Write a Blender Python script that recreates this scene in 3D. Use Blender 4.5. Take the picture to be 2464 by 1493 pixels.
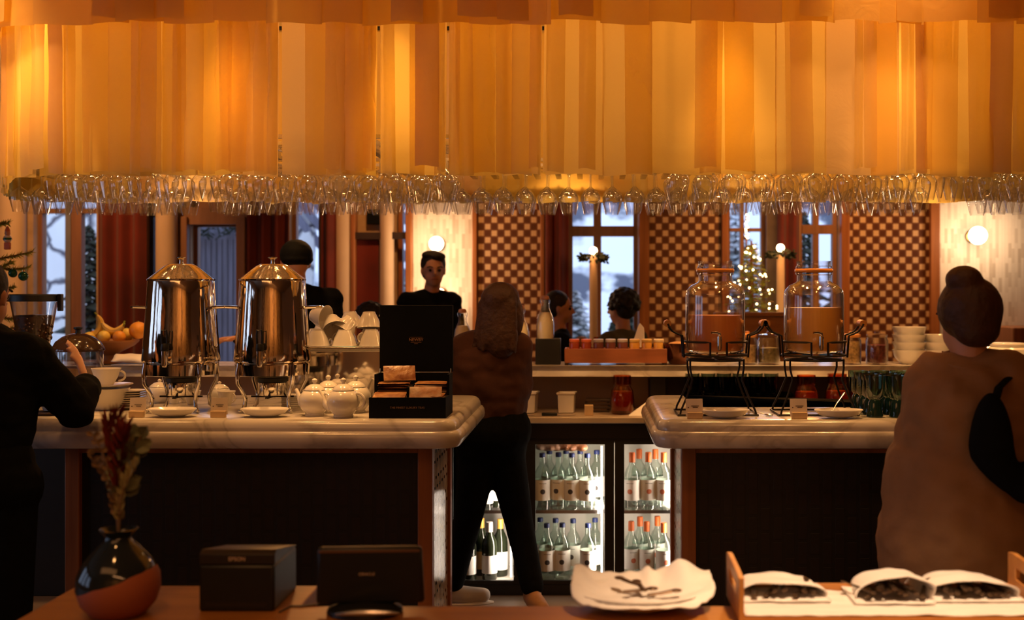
import bpy, bmesh, math, random
from mathutils import Vector, Matrix, noise
R = random.Random(7)
PI = math.pi
for o in list(bpy.data.objects): bpy.data.objects.remove(o)
COL = bpy.context.scene.collection
sc = bpy.context.scene
# ---------------------------------------------------------------- camera
H, F, VX, VY = 1.5, 2800.0, 1419.0, 704.0
cam = bpy.data.cameras.new('camera'); camo = bpy.data.objects.new('camera', cam); COL.objects.link(camo)
camo.location = (0, 0, H); camo.rotation_euler = (PI/2, 0, 0)
cam.sensor_width = 36; cam.lens = F/2464*36
cam.shift_x = -(VX-1232)/2464; cam.shift_y = -(746.5-VY)/2464
cam.clip_start = .05; cam.clip_end = 200
cam.dof.use_dof = True; cam.dof.focus_distance = 4.5; cam.dof.aperture_fstop = 2.4
sc.camera = camo
# ---------------------------------------------------------------- sky, exposure
w = bpy.data.worlds.new('world'); sc.world = w; w.use_nodes = True
bg = w.node_tree.nodes['Background']; bg.inputs[0].default_value = (.60, .74, 1, 1); bg.inputs[1].default_value = 1.9
sc.view_settings.view_transform = 'Standard'; sc.view_settings.look = 'None'; sc.view_settings.gamma = 1
sc.view_settings.use_curve_mapping = False; sc.view_settings.exposure = 0
WARM = (1, .44, .13)
def lamp(name, kind, loc, watt, col=WARM, size=.1, target=None, spot=1.2, blend=.6, sy=None):
    l = bpy.data.lights.new(name, kind); l.energy = watt; l.color = col
    if kind == 'AREA':
        l.size = size
        if sy: l.shape = 'RECTANGLE'; l.size_y = sy
    else: l.shadow_soft_size = size
    if kind == 'SPOT': l.spot_size = spot; l.spot_blend = blend
    o = bpy.data.objects.new(name, l); COL.objects.link(o); o.location = loc
    if target is not None:
        o.rotation_euler = (Vector(target)-Vector(loc)).to_track_quat('-Z', 'Y').to_euler()
    return o
# bulbs inside the paper canopy
for i, x in enumerate((-2.0, -1.15, -.35, .45, 1.2)):
    lamp('canopy_bulb', 'POINT', (x, 4.8, 2.62), (13, 7.8, 7.2, 9, 16)[i], size=.06)
for x in (-2.0, -1.3, -.7, .5, 1.1, 1.8):  # added fill spots that brighten what stands on the counters
    lamp('counter_fill', 'SPOT', (x, 4.28, 2.6), 72, col=(1, .48, .15), size=.04, target=(x+.02, 4.45, 1.05), spot=.95, blend=.8)
for x in (-1.9, -.1, .75, 1.5):  # more added spots, aimed back at the raised shelf and worktop
    lamp('shelf_fill', 'SPOT', (x, 4.78, 2.55), 150, col=(1, .48, .15), size=.04, target=(x, 5.98, 1.06), spot=.62, blend=.7)
# ceiling spots washing the canopy's paper, the table in front, the back counter and the far room
lamp('ceiling_spot', 'SPOT', (1.15, 3.72, 3.3), 80, target=(1.05, 4.2, 2.55), spot=.8, blend=1)
lamp('ceiling_spot', 'SPOT', (-2.45, 3.72, 3.2), 95, target=(-2.12, 4.25, 2.3), spot=.6, blend=1)
lamp('ceiling_spot', 'SPOT', (.75, 1.7, 3.2), 430, col=(1, .62, .34), target=(.62, 2.5, .8), spot=.62, blend=.8)
lamp('ceiling_spot', 'SPOT', (-1.1, 1.4, 3.2), 34, target=(-1.0, 2.6, .8), spot=.8, blend=.9)
lamp('ceiling_spot', 'SPOT', (1.0, 5.85, 3.3), 210, col=(1, .50, .17), target=(.95, 5.98, 1), spot=1.0, blend=.9)
lamp('ceiling_spot', 'SPOT', (-1.9, 5.9, 3.3), 125, col=(1, .48, .16), target=(-1.9, 6.0, 1), spot=1.2, blend=.9)
lamp('ceiling_spot', 'SPOT', (1.8, 7.4, 3.3), 170, target=(1.6, 8.8, 1.6), spot=1.3, blend=.9)
lamp('ceiling_spot', 'SPOT', (-3.6, 7.2, 3.3), 160, target=(-3.8, 8.8, 1.7), spot=1.3, blend=.9)
lamp('ceiling_spot', 'SPOT', (-1.2, 7.2, 3.3), 110, target=(-1.2, 8.8, 1.7), spot=1.3, blend=.9)
lamp('room_fill', 'AREA', (-1.6, .4, 3.3), 19, col=(1, .42, .14), size=2.6, sy=1.2, target=(-1.2, 2.8, .4))  # added area fill for the counter fronts
lamp('room_fill', 'AREA', (.8, -1.5, 3.3), 130, col=(1, .45, .17), size=3, sy=.8, target=(.6, -2.6, .6))  # added to light the unseen wall mirrored in the urns
lamp('ceiling_spot', 'SPOT', (-1.3, 3.3, 3.3), 42, target=(-1.2, 4.2, 1.0), spot=.9, blend=.9)
lamp('ceiling_spot', 'SPOT', (.9, 2.5, 3.1), 44, target=(.95, 4.3, 1.25), spot=.75, blend=.9)
lamp('back_fill', 'SPOT', (1.2, 7.3, 2.5), 75, target=(.95, 4.3, 1.4), spot=.8, blend=.9, size=.08)  # added unseen spot that backlights the juice jars
lamp('back_fill', 'SPOT', (-1.5, 7.4, 2.5), 60, target=(-1.4, 4.4, 1.4), spot=.9, blend=.9, size=.08)  # its added counterpart behind the urns and teapots
# ---------------------------------------------------------------- helpers
def P(px, py, d):
    return Vector(((px-VX)*d/F, d, H-(py-VY)*d/F))
def X(px, d): return (px-VX)*d/F
def Z(py, d): return H-(py-VY)*d/F
class MB:
    def __init__(s): s.v = []; s.f = []; s.m = []; s.mi = 0; s.X = None
    def add(s, vs, fs):
        b = len(s.v)
        if s.X is not None: vs = [s.X @ Vector(p) for p in vs]
        s.v += [tuple(p) for p in vs]; s.f += [tuple(i+b for i in f) for f in fs]; s.m += [s.mi]*len(fs)
        return s
    def box(s, x0, x1, y0, y1, z0, z1):
        vs = [(x, y, z) for x in (x0, x1) for y in (y0, y1) for z in (z0, z1)]
        return s.add(vs, [(0,1,3,2),(4,6,7,5),(0,4,5,1),(2,3,7,6),(0,2,6,4),(1,5,7,3)])
    def cbox(s, c, sx, sy, sz): return s.box(c[0]-sx/2, c[0]+sx/2, c[1]-sy/2, c[1]+sy/2, c[2]-sz/2, c[2]+sz/2)
    def lathe(s, prof, n=24, c=(0,0,0), sx=1, sy=1):
        vs = []; fs = []; k = len(prof)
        for r, z in prof:
            for i in range(n):
                a = 2*PI*i/n; vs.append((c[0]+r*sx*math.cos(a), c[1]+r*sy*math.sin(a), c[2]+z))
        for j in range(k-1):
            for i in range(n):
                i2 = (i+1) % n; fs.append((j*n+i, j*n+i2, (j+1)*n+i2, (j+1)*n+i))
        if prof[0][0] > 1e-5: fs.append(tuple(range(n))[::-1])
        if prof[-1][0] > 1e-5: fs.append(tuple((k-1)*n+i for i in range(n)))
        return s.add(vs, fs)
    def olathe(s, prof, n=24, c=(0,0,0), sx=1, sy=1):
        k = len(s.f); s.lathe(prof, n, c, sx, sy)
        # open ends: drop caps
        while len(s.f) > k and len(s.f[-1]) > 4: s.f.pop(); s.m.pop()
        return s
    def ball(s, c, r, n=14, m=8):
        if not hasattr(r, '__len__'): r = (r, r, r)
        prof = [(math.cos(PI*(j/m-.5)), math.sin(PI*(j/m-.5))) for j in range(m+1)]
        vs = []; fs = []
        for q, z in prof:
            for i in range(n):
                a = 2*PI*i/n; vs.append((c[0]+r[0]*q*math.cos(a), c[1]+r[1]*q*math.sin(a), c[2]+r[2]*z))
        for j in range(m):
            for i in range(n):
                i2 = (i+1) % n; fs.append((j*n+i, j*n+i2, (j+1)*n+i2, (j+1)*n+i))
        return s.add(vs, fs)
    def tube(s, pts, r, n=8, closed=False, flat=1):
        pts = [Vector(p) for p in pts]; k = len(pts)
        rr = r if hasattr(r, '__len__') else [r]*k
        vs = []; fs = []; up = None
        for j in range(k):
            if closed: t = pts[(j+1) % k]-pts[j-1]
            else: t = pts[min(j+1, k-1)]-pts[max(j-1, 0)]
            t.normalize()
            if up is None: up = Vector((0,0,1)) if abs(t.z) < .9 else Vector((1,0,0))
            a = t.cross(up)
            if a.length < 1e-4: a = t.orthogonal()
            a.normalize(); b = a.cross(t).normalized(); up = b
            for i in range(n):
                q = 2*PI*i/n; vs.append(pts[j]+a*math.cos(q)*rr[j]+b*math.sin(q)*rr[j]*flat)
        for j in range(k if closed else k-1):
            j2 = (j+1) % k
            for i in range(n):
                i2 = (i+1) % n; fs.append((j*n+i, j*n+i2, j2*n+i2, j2*n+i))
        if not closed: fs.append(tuple(range(n))[::-1]); fs.append(tuple((k-1)*n+i for i in range(n)))
        return s.add(vs, fs)
    def prism(s, poly, z0, z1):
        n = len(poly); vs = [(x, y, z0) for x, y in poly]+[(x, y, z1) for x, y in poly]
        fs = [tuple(range(n))[::-1], tuple(range(n, 2*n))]+[(i, (i+1) % n, n+(i+1) % n, n+i) for i in range(n)]
        return s.add(vs, fs)
    def sheet(s, fn, nu, nv):
        vs = [fn(i/nu, j/nv) for j in range(nv+1) for i in range(nu+1)]
        fs = [(j*(nu+1)+i, j*(nu+1)+i+1, (j+1)*(nu+1)+i+1, (j+1)*(nu+1)+i) for j in range(nv) for i in range(nu)]
        return s.add(vs, fs)
    def cap(s, a, b, ra, rb, n=12, m=6):
        a = Vector(a); b = Vector(b); k = 8
        s.ball(a, ra, n, m); s.ball(b, rb, n, m)
        return s.tube([a, b], [ra, rb], n)
    def build(s, name, mats, parent=None, smooth=True, bev=0, loc=None, solid=0, sub=0):
        me = bpy.data.meshes.new(name); me.from_pydata(s.v, [], s.f)
        if not isinstance(mats, (list, tuple)): mats = [mats]
        for m in mats: me.materials.append(m)
        if len(mats) > 1: me.polygons.foreach_set('material_index', s.m)
        bm = bmesh.new(); bm.from_mesh(me); bmesh.ops.recalc_face_normals(bm, faces=bm.faces); bm.to_mesh(me); bm.free()
        if smooth:
            me.polygons.foreach_set('use_smooth', [True]*len(me.polygons)); me.set_sharp_from_angle(angle=.7)
        o = bpy.data.objects.new(name, me); COL.objects.link(o)
        if parent is not None: o.parent = parent
        if loc is not None: o.location = loc
        if solid:
            q = o.modifiers.new('s', 'SOLIDIFY'); q.thickness = solid; q.offset = 0
        if bev:
            q = o.modifiers.new('b', 'BEVEL'); q.width = bev; q.segments = 2; q.limit_method = 'ANGLE'; q.angle_limit = .6
        if sub:
            q = o.modifiers.new('u', 'SUBSURF'); q.levels = sub; q.render_levels = sub
        return o
def tag(o, label=None, cat=None, group=None, kind=None):
    if label: o['label'] = label
    if cat: o['category'] = cat
    if group: o['group'] = group
    if kind: o['kind'] = kind
    return o
def thing(name, label, cat, loc=(0,0,0), rz=0, group=None):
    o = bpy.data.objects.new(name, None); COL.objects.link(o); o.empty_display_size = .05
    o.location = loc; o.rotation_euler = (0, 0, rz)
    return tag(o, label, cat, group)
def struct(mb, name, mat, **k): return tag(mb.build(name, mat, **k), kind='structure')
KIDS = {}
def dup(root, loc=None, rot=None, label=None, group=None, scale=None, mats=None):
    def cp(o, par):
        c = o.copy(); COL.objects.link(c)
        if par is not None: c.parent = par
        for ch in [q for q in ALLK(o)]: cp(ch, c)
        return c
    c = cp(root, None)
    if loc is not None: c.location = loc
    if rot is not None: c.rotation_euler = rot if hasattr(rot, '__len__') else (0, 0, rot)
    if scale is not None: c.scale = (scale,)*3 if not hasattr(scale, '__len__') else scale
    if label: c['label'] = label
    if group: c['group'] = group
    return c
def ALLK(o): return list(o.children)
# ---------------------------------------------------------------- materials
def newmat(name):
    m = bpy.data.materials.new(name); m.use_nodes = True
    return m, m.node_tree, m.node_tree.nodes['Principled BSDF']
def ND(nt, t, **k):
    n = nt.nodes.new(t)
    for a, b in k.items(): setattr(n, a, b)
    return n
def mat(name, col, rough=.6, metal=0, var=.12, scale=8, bump=0, bscale=40, col2=None, stretch=None, spec=None, sheen=0, emit=None, es=0, sss=0, coat=0):
    m, nt, b = newmat(name)
    b.inputs['Roughness'].default_value = rough; b.inputs['Metallic'].default_value = metal
    tc = ND(nt, 'ShaderNodeTexCoord'); mp = ND(nt, 'ShaderNodeMapping'); nt.links.new(tc.outputs['Object'], mp.inputs[0])
    if stretch: mp.inputs['Scale'].default_value = stretch
    nz = ND(nt, 'ShaderNodeTexNoise'); nz.inputs['Scale'].default_value = scale; nz.inputs['Detail'].default_value = 5
    nt.links.new(mp.outputs[0], nz.inputs['Vector'])
    rp = ND(nt, 'ShaderNodeValToRGB'); c2 = col2 or tuple(c*(1-var*2) for c in col)
    rp.color_ramp.elements[0].position = .35; rp.color_ramp.elements[1].position = .65
    rp.color_ramp.elements[0].color = (*c2, 1); rp.color_ramp.elements[1].color = (*col, 1)
    nt.links.new(nz.outputs[0], rp.inputs[0]); nt.links.new(rp.outputs[0], b.inputs['Base Color'])
    if bump:
        n2 = ND(nt, 'ShaderNodeTexNoise'); n2.inputs['Scale'].default_value = bscale; n2.inputs['Detail'].default_value = 4
        nt.links.new(mp.outputs[0], n2.inputs['Vector'])
        bp = ND(nt, 'ShaderNodeBump'); bp.inputs['Strength'].default_value = bump; bp.inputs['Distance'].default_value = .01
        nt.links.new(n2.outputs[0], bp.inputs['Height']); nt.links.new(bp.outputs[0], b.inputs['Normal'])
    if spec is not None: b.inputs['Specular IOR Level'].default_value = spec
    if sheen: b.inputs['Sheen Weight'].default_value = sheen
    if coat: b.inputs['Coat Weight'].default_value = coat; b.inputs['Coat Roughness'].default_value = .05
    if sss: b.inputs['Subsurface Weight'].default_value = sss; b.inputs['Subsurface Scale'].default_value = .01
    if emit: b.inputs['Emission Color'].default_value = (*emit, 1); b.inputs['Emission Strength'].default_value = es
    return m
def emis(name, col, s):
    m, nt, b = newmat(name); b.inputs['Base Color'].default_value = (*col, 1)
    b.inputs['Emission Color'].default_value = (*col, 1); b.inputs['Emission Strength'].default_value = s
    return m
def thinglass(name, tint=(1,1,1), ior=1.45, amt=1.0, rough=.02, base=.04):
    m, nt, b = newmat(name); nt.nodes.remove(b); out = nt.nodes['Material Output']
    tr = ND(nt, 'ShaderNodeBsdfTransparent'); tr.inputs[0].default_value = (*tint, 1)
    gl = ND(nt, 'ShaderNodeBsdfGlossy'); gl.inputs['Roughness'].default_value = rough
    lw = ND(nt, 'ShaderNodeLayerWeight'); lw.inputs[0].default_value = .5
    pw = ND(nt, 'ShaderNodeMath', operation='POWER'); pw.inputs[1].default_value = 2.4; nt.links.new(lw.outputs['Facing'], pw.inputs[0])
    mu = ND(nt, 'ShaderNodeMath', operation='MULTIPLY_ADD'); mu.inputs[1].default_value = amt*.8; mu.inputs[2].default_value = base; mu.use_clamp = True
    mx = ND(nt, 'ShaderNodeMixShader'); nt.links.new(pw.outputs[0], mu.inputs[0]); nt.links.new(mu.outputs[0], mx.inputs[0])
    nt.links.new(tr.outputs[0], mx.inputs[1]); nt.links.new(gl.outputs[0], mx.inputs[2]); nt.links.new(mx.outputs[0], out.inputs[0])
    return m
def paper(name, col, t=.5):
    m, nt, b = newmat(name); nt.nodes.remove(b); out = nt.nodes['Material Output']
    tc = ND(nt, 'ShaderNodeTexCoord')
    nz = ND(nt, 'ShaderNodeTexNoise'); nz.inputs['Scale'].default_value = 9; nz.inputs['Detail'].default_value = 6; nz.inputs['Distortion'].default_value = 1.2
    nt.links.new(tc.outputs['Object'], nz.inputs['Vector'])
    bp = ND(nt, 'ShaderNodeBump'); bp.inputs['Strength'].default_value = .22; bp.inputs['Distance'].default_value = .03; nt.links.new(nz.outputs[0], bp.inputs['Height'])
    d = ND(nt, 'ShaderNodeBsdfDiffuse'); d.inputs[0].default_value = (*col, 1); nt.links.new(bp.outputs[0], d.inputs['Normal'])
    q = ND(nt, 'ShaderNodeBsdfTranslucent'); q.inputs[0].default_value = (min(1, col[0]*1.08), col[1], col[2]*.75, 1)
    mx = ND(nt, 'ShaderNodeMixShader'); mx.inputs[0].default_value = t
    nt.links.new(d.outputs[0], mx.inputs[1]); nt.links.new(q.outputs[0], mx.inputs[2]); nt.links.new(mx.outputs[0], out.inputs[0])
    return m
def marble(name):
    m, nt, b = newmat(name); b.inputs['Roughness'].default_value = .18
    tc = ND(nt, 'ShaderNodeTexCoord'); nz = ND(nt, 'ShaderNodeTexNoise'); nz.inputs['Scale'].default_value = 2.4; nz.inputs['Detail'].default_value = 7; nz.inputs['Distortion'].default_value = 1.3
    nt.links.new(tc.outputs['Object'], nz.inputs['Vector'])
    rp = ND(nt, 'ShaderNodeValToRGB'); e = rp.color_ramp.elements
    e[0].position = .38; e[0].color = (.66, .62, .56, 1); e[1].position = .64; e[1].color = (.58, .54, .48, 1)
    x = e.new(.5); x.color = (.42, .38, .33, 1); x = e.new(.46); x.color = (.58, .54, .48, 1); x = e.new(.55); x.color = (.56, .52, .46, 1)
    nt.links.new(nz.outputs[0], rp.inputs[0]); nt.links.new(rp.outputs[0], b.inputs['Base Color'])
    return m
def gridmat(name, c1, c2, cgrout, sx, sz, checker=True, offset=0, rough=.4, gw=.08, axis='XZ'):
    """checker or brick pattern on an upright surface; sx, sz = tile size in metres"""
    m, nt, b = newmat(name); b.inputs['Roughness'].default_value = rough
    tc = ND(nt, 'ShaderNodeTexCoord'); sp = ND(nt, 'ShaderNodeSeparateXYZ'); nt.links.new(tc.outputs['Object'], sp.inputs[0])
    cb = ND(nt, 'ShaderNodeCombineXYZ'); nt.links.new(sp.outputs[0 if axis[0] == 'X' else 1], cb.inputs[1 if not checker else 0]); nt.links.new(sp.outputs[2], cb.inputs[0 if not checker else 1])
    br = ND(nt, 'ShaderNodeTexBrick'); nt.links.new(cb.outputs[0], br.inputs['Vector'])
    br.inputs['Scale'].default_value = 1
    if checker:
        br.offset = 0; br.inputs['Brick Width'].default_value = sx; br.inputs['Row Height'].default_value = sz
        ck = ND(nt, 'ShaderNodeTexChecker'); ck.inputs['Scale'].default_value = 1
        mp = ND(nt, 'ShaderNodeMapping'); mp.inputs['Scale'].default_value = (1/sx, 1/sz, 1); mp.inputs['Location'].default_value = (0, 0, .5)
        nt.links.new(cb.outputs[0], mp.inputs[0]); nt.links.new(mp.outputs[0], ck.inputs[0])
        ck.inputs[1].default_value = (*c1, 1); ck.inputs[2].default_value = (*c2, 1)
        nt.links.new(ck.outputs[0], br.inputs['Color1']); nt.links.new(ck.outputs[0], br.inputs['Color2'])
    else:
        br.offset = .37; br.inputs['Brick Width'].default_value = sz; br.inputs['Row Height'].default_value = sx
        br.inputs['Color1'].default_value = (*c1, 1); br.inputs['Color2'].default_value = (*c2, 1); br.inputs['Bias'].default_value = offset
    br.inputs['Mortar'].default_value = (*cgrout, 1); br.inputs['Mortar Size'].default_value = gw*min(sx, sz); br.inputs['Mortar Smooth'].default_value = .1
    nt.links.new(br.outputs[0], b.inputs['Base Color'])
    bp = ND(nt, 'ShaderNodeBump'); bp.inputs['Strength'].default_value = .4; bp.inputs['Distance'].default_value = .004; bp.invert = True
    nt.links.new(br.outputs['Fac'], bp.inputs['Height']); nt.links.new(bp.outputs[0], b.inputs['Normal'])
    return m
def liquid(name, c0, tint, k=.35):
    m, nt, b = newmat(name); out = nt.nodes['Material Output']; b.inputs['Roughness'].default_value = .3
    b.inputs['Base Color'].default_value = (*c0, 1)
    tr = ND(nt, 'ShaderNodeBsdfTranslucent'); tr.inputs[0].default_value = (*tint, 1)
    tp = ND(nt, 'ShaderNodeBsdfTransparent'); tp.inputs[0].default_value = (*tint, 1)
    m1 = ND(nt, 'ShaderNodeMixShader'); m1.inputs[0].default_value = .22; m2 = ND(nt, 'ShaderNodeMixShader'); m2.inputs[0].default_value = k
    nt.links.new(b.outputs[0], m1.inputs[1]); nt.links.new(tr.outputs[0], m1.inputs[2])
    nt.links.new(m1.outputs[0], m2.inputs[1]); nt.links.new(tp.outputs[0], m2.inputs[2]); nt.links.new(m2.outputs[0], out.inputs[0])
    return m
M = dict(
 marble=marble('marble'),
 wood=mat('wood_red_brown', (.38, .135, .038), .45, col2=(.24, .08, .022), scale=3, stretch=(8, 8, .6)),
 darkwood=mat('dark_wood', (.03, .012, .006), .5, scale=4),
 oak=mat('golden_oak', (.55, .25, .065), .4, col2=(.42, .17, .04), scale=3, stretch=(1, 8, 8), bump=.1),
 tablewood=mat('table_wood', (.40, .165, .026), .45, col2=(.32, .12, .018), scale=3, stretch=(.8, 8, 8)),
 black=mat('black_plastic', (.006, .007, .007), .45, scale=20),
 blackmat=mat('black_matte', (.004, .005, .005), .8, scale=20, spec=.15),
 blackcloth=mat('black_cloth', (.006, .007, .008), .95, scale=30, bump=.25, bscale=30, spec=.1),
 chrome=mat('chrome', (.80, .78, .76), .07, 1, var=.02),
 steel=mat('brushed_steel', (.62, .60, .57), .25, 1, var=.04),
 brass=mat('brass', (.75, .48, .18), .22, 1, var=.04),
 iron=mat('black_iron', (.012, .008, .006), .45, .4),
 china=mat('white_china', (.80, .77, .72), .18, var=.03, coat=.5),
 cream=mat('cream_plaster', (.62, .50, .36), .8, var=.05, bump=.1),
 card=mat('cream_card', (.72, .64, .55), .8, var=.04),
 ink=mat('ink', (.08, .05, .04), .8),
 gold=mat('gold_print', (.75, .42, .18), .4, .6),
 linen=mat('white_linen', (.84, .80, .76), .9, var=.03, bump=.25, bscale=14, sheen=.2),
 curtain=mat('red_curtain', (.15, .014, .006), .9, col2=(.085, .008, .004), scale=3, sheen=.1),
chrome2=mat('polished_urn', (.80, .73, .63), .06, 1, var=.02, bump=.06, bscale=9, stretch=(7, 7, .12)),
 jarglass=thinglass('jar_glass', (.98, .97, .98), 1.5, 1.8, base=.055, rough=.05),
 snow=mat('snow', (.86, .88, .92), .9, var=.04),
 skin=mat('skin', (.62, .33, .21), .5, var=.05, sss=.2),
 skindark=mat('skin_dark', (.30, .13, .07), .5, var=.05, sss=.2),
 hairb=mat('black_hair', (.008, .006, .005), .6, stretch=(1,1,1), bump=.6, bscale=60, scale=40),
 hairbr=mat('brown_hair', (.055, .018, .007), .6, bump=.6, bscale=50, scale=30),
 glass=thinglass('clear_glass', (.96, .97, .98), 1.5, 1.7, base=.06, rough=.04),
 stemglass=thinglass('stem_glass', (.95, .96, .98), 1.45, 1.3, base=.08, rough=.06),
 pane=thinglass('window_pane', (.96, .97, 1), 1.3, .5, base=.01),
 greenglass=thinglass('green_glass', (.62, .76, .70), 1.5, 1.3, base=.08),
 amberglass=thinglass('amber_glass', (.88, .52, .24), 1.5, 1.3, base=.06),
 led=emis('led_tube', (1, .80, .62), 14),
 globe=emis('opal_globe', (1, .72, .42), 9),
 fairy=emis('fairy_bulb', (1, .66, .28), 14),
 leaf=mat('fir_green', (.42, .48, .08), .8, col2=(.2, .26, .04), scale=20),
 darkleaf=mat('dark_leaf', (.02, .028, .015), .8),
 floor=mat('floor_stone', (.22, .17, .13), .5, scale=2),
 ceil=mat('ceiling_plaster', (.45, .38, .30), .9),
 wall=mat('wall_plaster', (.48, .33, .2), .9),
 rock=mat('outdoor_rock', (.16, .15, .17), .9, scale=4),
)
# ================================================================ the room
sc.cycles.max_bounces = 8; sc.cycles.transparent_max_bounces = 24; sc.cycles.diffuse_bounces = 4; sc.cycles.glossy_bounces = 4
sc.cycles.transmission_bounces = 6; sc.cycles.caustics_reflective = False; sc.cycles.caustics_refractive = False
sc.cycles.sample_clamp_indirect = 4; sc.cycles.use_denoising = True; sc.cycles.use_adaptive_sampling = True; sc.cycles.adaptive_threshold = .015
WD = 8.8
def wx(px): return X(px, WD)
struct(MB().box(-7, 7, -3, 9.1, -.15, 0), 'floor', M['floor'])
struct(MB().box(-7, 7, -3, 9.1, 3.4, 3.6), 'ceiling', M['ceil'])
M['panelling'] = mat('wood_panelling', (.62, .40, .15), .5, col2=(.08, .036, .014), scale=1.5, stretch=(4, 3, .1))
struct(MB().box(-7, 7, -3.2, -3, 0, 3.4), 'wall_front', M['panelling'])
struct(MB().box(7, 7.2, -3.2, 9.1, 0, 3.4), 'wall_right', M['wall'])
lw = MB(); lw.box(-7.2, -7, -3.2, 9.1, 0, .7).box(-7.2, -7, -3.2, 9.1, 2.9, 3.4)
for a, b in ((-3.2, -.6), (.9, 1.5), (2.6, 3.2), (4.3, 9.1)): lw.box(-7.2, -7, a, b, .7, 2.9)
struct(lw, 'wall_left', M['wall'])
for i, (a, b) in enumerate(((-.6, .9), (1.5, 2.6), (3.2, 4.3))):
    g = MB()
    g.box(-7.15, -7.05, a, b, .7, .76).box(-7.15, -7.05, a, b, 2.84, 2.9).box(-7.15, -7.05, a, a+.06, .76, 2.84).box(-7.15, -7.05, b-.06, b, .76, 2.84).box(-7.13, -7.07, (a+b)/2-.02, (a+b)/2+.02, .76, 2.84)
    wn = struct(g, 'window_%d' % (i+7), M['wood'])
    MB().box(-7.105, -7.1, a+.06, b-.06, .76, 2.84).build('pane', M['pane'], wn)
# ---- back wall: plaster above and below the openings, piers between them
openings = [(80, 232), (350, 388), (458, 572), (697, 770), (955, 982), (1368, 1535), (1750, 1845), (1925, 2018)]
wb = MB()
edges = [-7]+[v for a, b in openings for v in (wx(a), wx(b))]+[7]
for i in range(0, len(edges), 2): wb.box(edges[i], edges[i+1], WD, WD+.22, 0, 3.4)
for a, b in openings:
    wb.box(wx(a), wx(b), WD, WD+.22, 2.95, 3.4)
    wb.box(wx(a), wx(b), WD, WD+.22, 0, .95 if (a not in (458, 955)) else .02)
struct(wb, 'wall_back', M['wall'])
def window(n, a, b, bars_v=(), bars_h=(), z0=.95, z1=2.95, mt='wood', y=None):
    y = WD+.08 if y is None else y
    g = MB(); t = .03
    xa, xb = wx(a), wx(b)
    g.box(xa, xb, y, y+.07, z0, z0+t).box(xa, xb, y, y+.07, z1-t, z1).box(xa, xa+t, y, y+.07, z0+t, z1-t).box(xb-t, xb, y, y+.07, z0+t, z1-t)
    for p, q in bars_v: g.box(wx(p), wx(q), y-.01, y+.06, z0+t, z1-t)
    for p, q in bars_h: g.box(xa+t, xb-t, y-.012, y+.055, Z(q, WD), Z(p, WD))
    o = struct(g, 'window_%d' % n, M[mt])
    MB().box(xa+t, xb-t, y+.03, y+.036, z0+t, z1-t).build('pane', M['pane'], o)
    return o
M['framew'] = mat('frame_wood', (.27, .125, .06), .5, scale=3, stretch=(8, 8, .6))
M['framed'] = mat('frame_dark', (.06, .05, .07), .6)
window(1, 80, 232, bars_v=((160, 186),), bars_h=((500, 512),), mt='framew')
MB().box(wx(148), wx(161), WD+.06, WD+.15, .98, 2.92).build('frame_edge', mat('frame_blue_grey', (.20, .21, .27), .6), bpy.data.objects['window_1'])
window(2, 350, 388, mt='framed', bars_h=((505, 520),))
window(3, 697, 770, mt='framew')
window(4, 1368, 1535, bars_v=((1428, 1447),), bars_h=((543, 568),), mt='framew')
window(5, 1750, 1845, bars_v=((1784, 1793),), bars_h=((548, 556),), mt='framew')
window(6, 1925, 2018, bars_v=((1960, 1975),), bars_h=((540, 562),), mt='framew')
window(10, 955, 982, z0=.05, mt='wood')
# door leaf of the glazed entrance
dg = MB(); xa, xb = wx(458), wx(572); y = WD+.08
dg.box(xa, xa+.03, y, y+.06, .03, 2.28).box(xb-.03, xb, y, y+.06, .03, 2.28).box(xa+.03, xb-.03, y, y+.06, .03, .2).box(xa+.03, xb-.03, y, y+.06, 2.0, 2.28)
do = struct(dg, 'door_1', M['framew'])
MB().box(xa+.03, xb-.03, y+.03, y+.036, .2, 2.0).build('pane', M['pane'], do)
MB().box(wx(440), wx(600), WD-.04, WD-.001, Z(541, WD), Z(500, WD)).build('x', M['framew'])
bpy.data.objects['x'].name = 'trim_1'; tag(bpy.data.objects['trim_1'], kind='structure')
nt_ = 2
def trim(a, b, m='wood', z0=0, z1=3.4, dep=.07, y0=None):
    global nt_
    y0 = WD if y0 is None else y0
    o = struct(MB().box(wx(a), wx(b), y0-dep, y0-.001, z0, z1), 'trim_%d' % nt_, M[m], bev=.006); nt_ += 1; return o
trim(441, 457, 'framew', z1=2.07); trim(574, 596, 'framew', z1=2.07)
for a, b in ((851, 861), (981, 996)): trim(a, b, 'wood', dep=.12)
for a, b in ((1139, 1150), (1301, 1311), (1536, 1561), (1734, 1749), (2019, 2039), (2231, 2254)): trim(a, b, 'wood', dep=.09)
# columns
M['column'] = mat('cream_column', (.62, .45, .30), .75, var=.03)
def column(pc, wpx, mt='column'):
    global nt_
    r = wpx*WD/F/2
    o = struct(MB().lathe([(r*1.25, 0), (r*1.25, .1), (r, .14), (r, 3.2), (r*1.2, 3.26), (r*1.2, 3.4)], 28, c=(wx(pc), WD-r*1.3, 0)), 'trim_%d' % nt_, M[mt]); nt_ += 1
column(48, 66); column(413, 50); column(829, 42)
# alcove with a red panel, tan pillar and dark header (left of the tiled pier)
struct(MB().box(wx(861), wx(914), WD-.05, WD-.001, 0, Z(578, WD)), 'door_2', M['curtain'], bev=.004)
struct(MB().box(wx(861), wx(981), WD-.10, WD-.052, Z(577, WD), Z(561, WD)), 'trim_%d' % nt_, M['darkwood']); nt_ += 1
column(935, 34)
sg = tag(MB().box(wx(886), wx(940), WD-.06, WD-.03, Z(541, WD), Z(505, WD)).build('hanging_sign', M['blackmat'], bev=.003), 'small black rectangular sign above the red door', 'sign')
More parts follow.
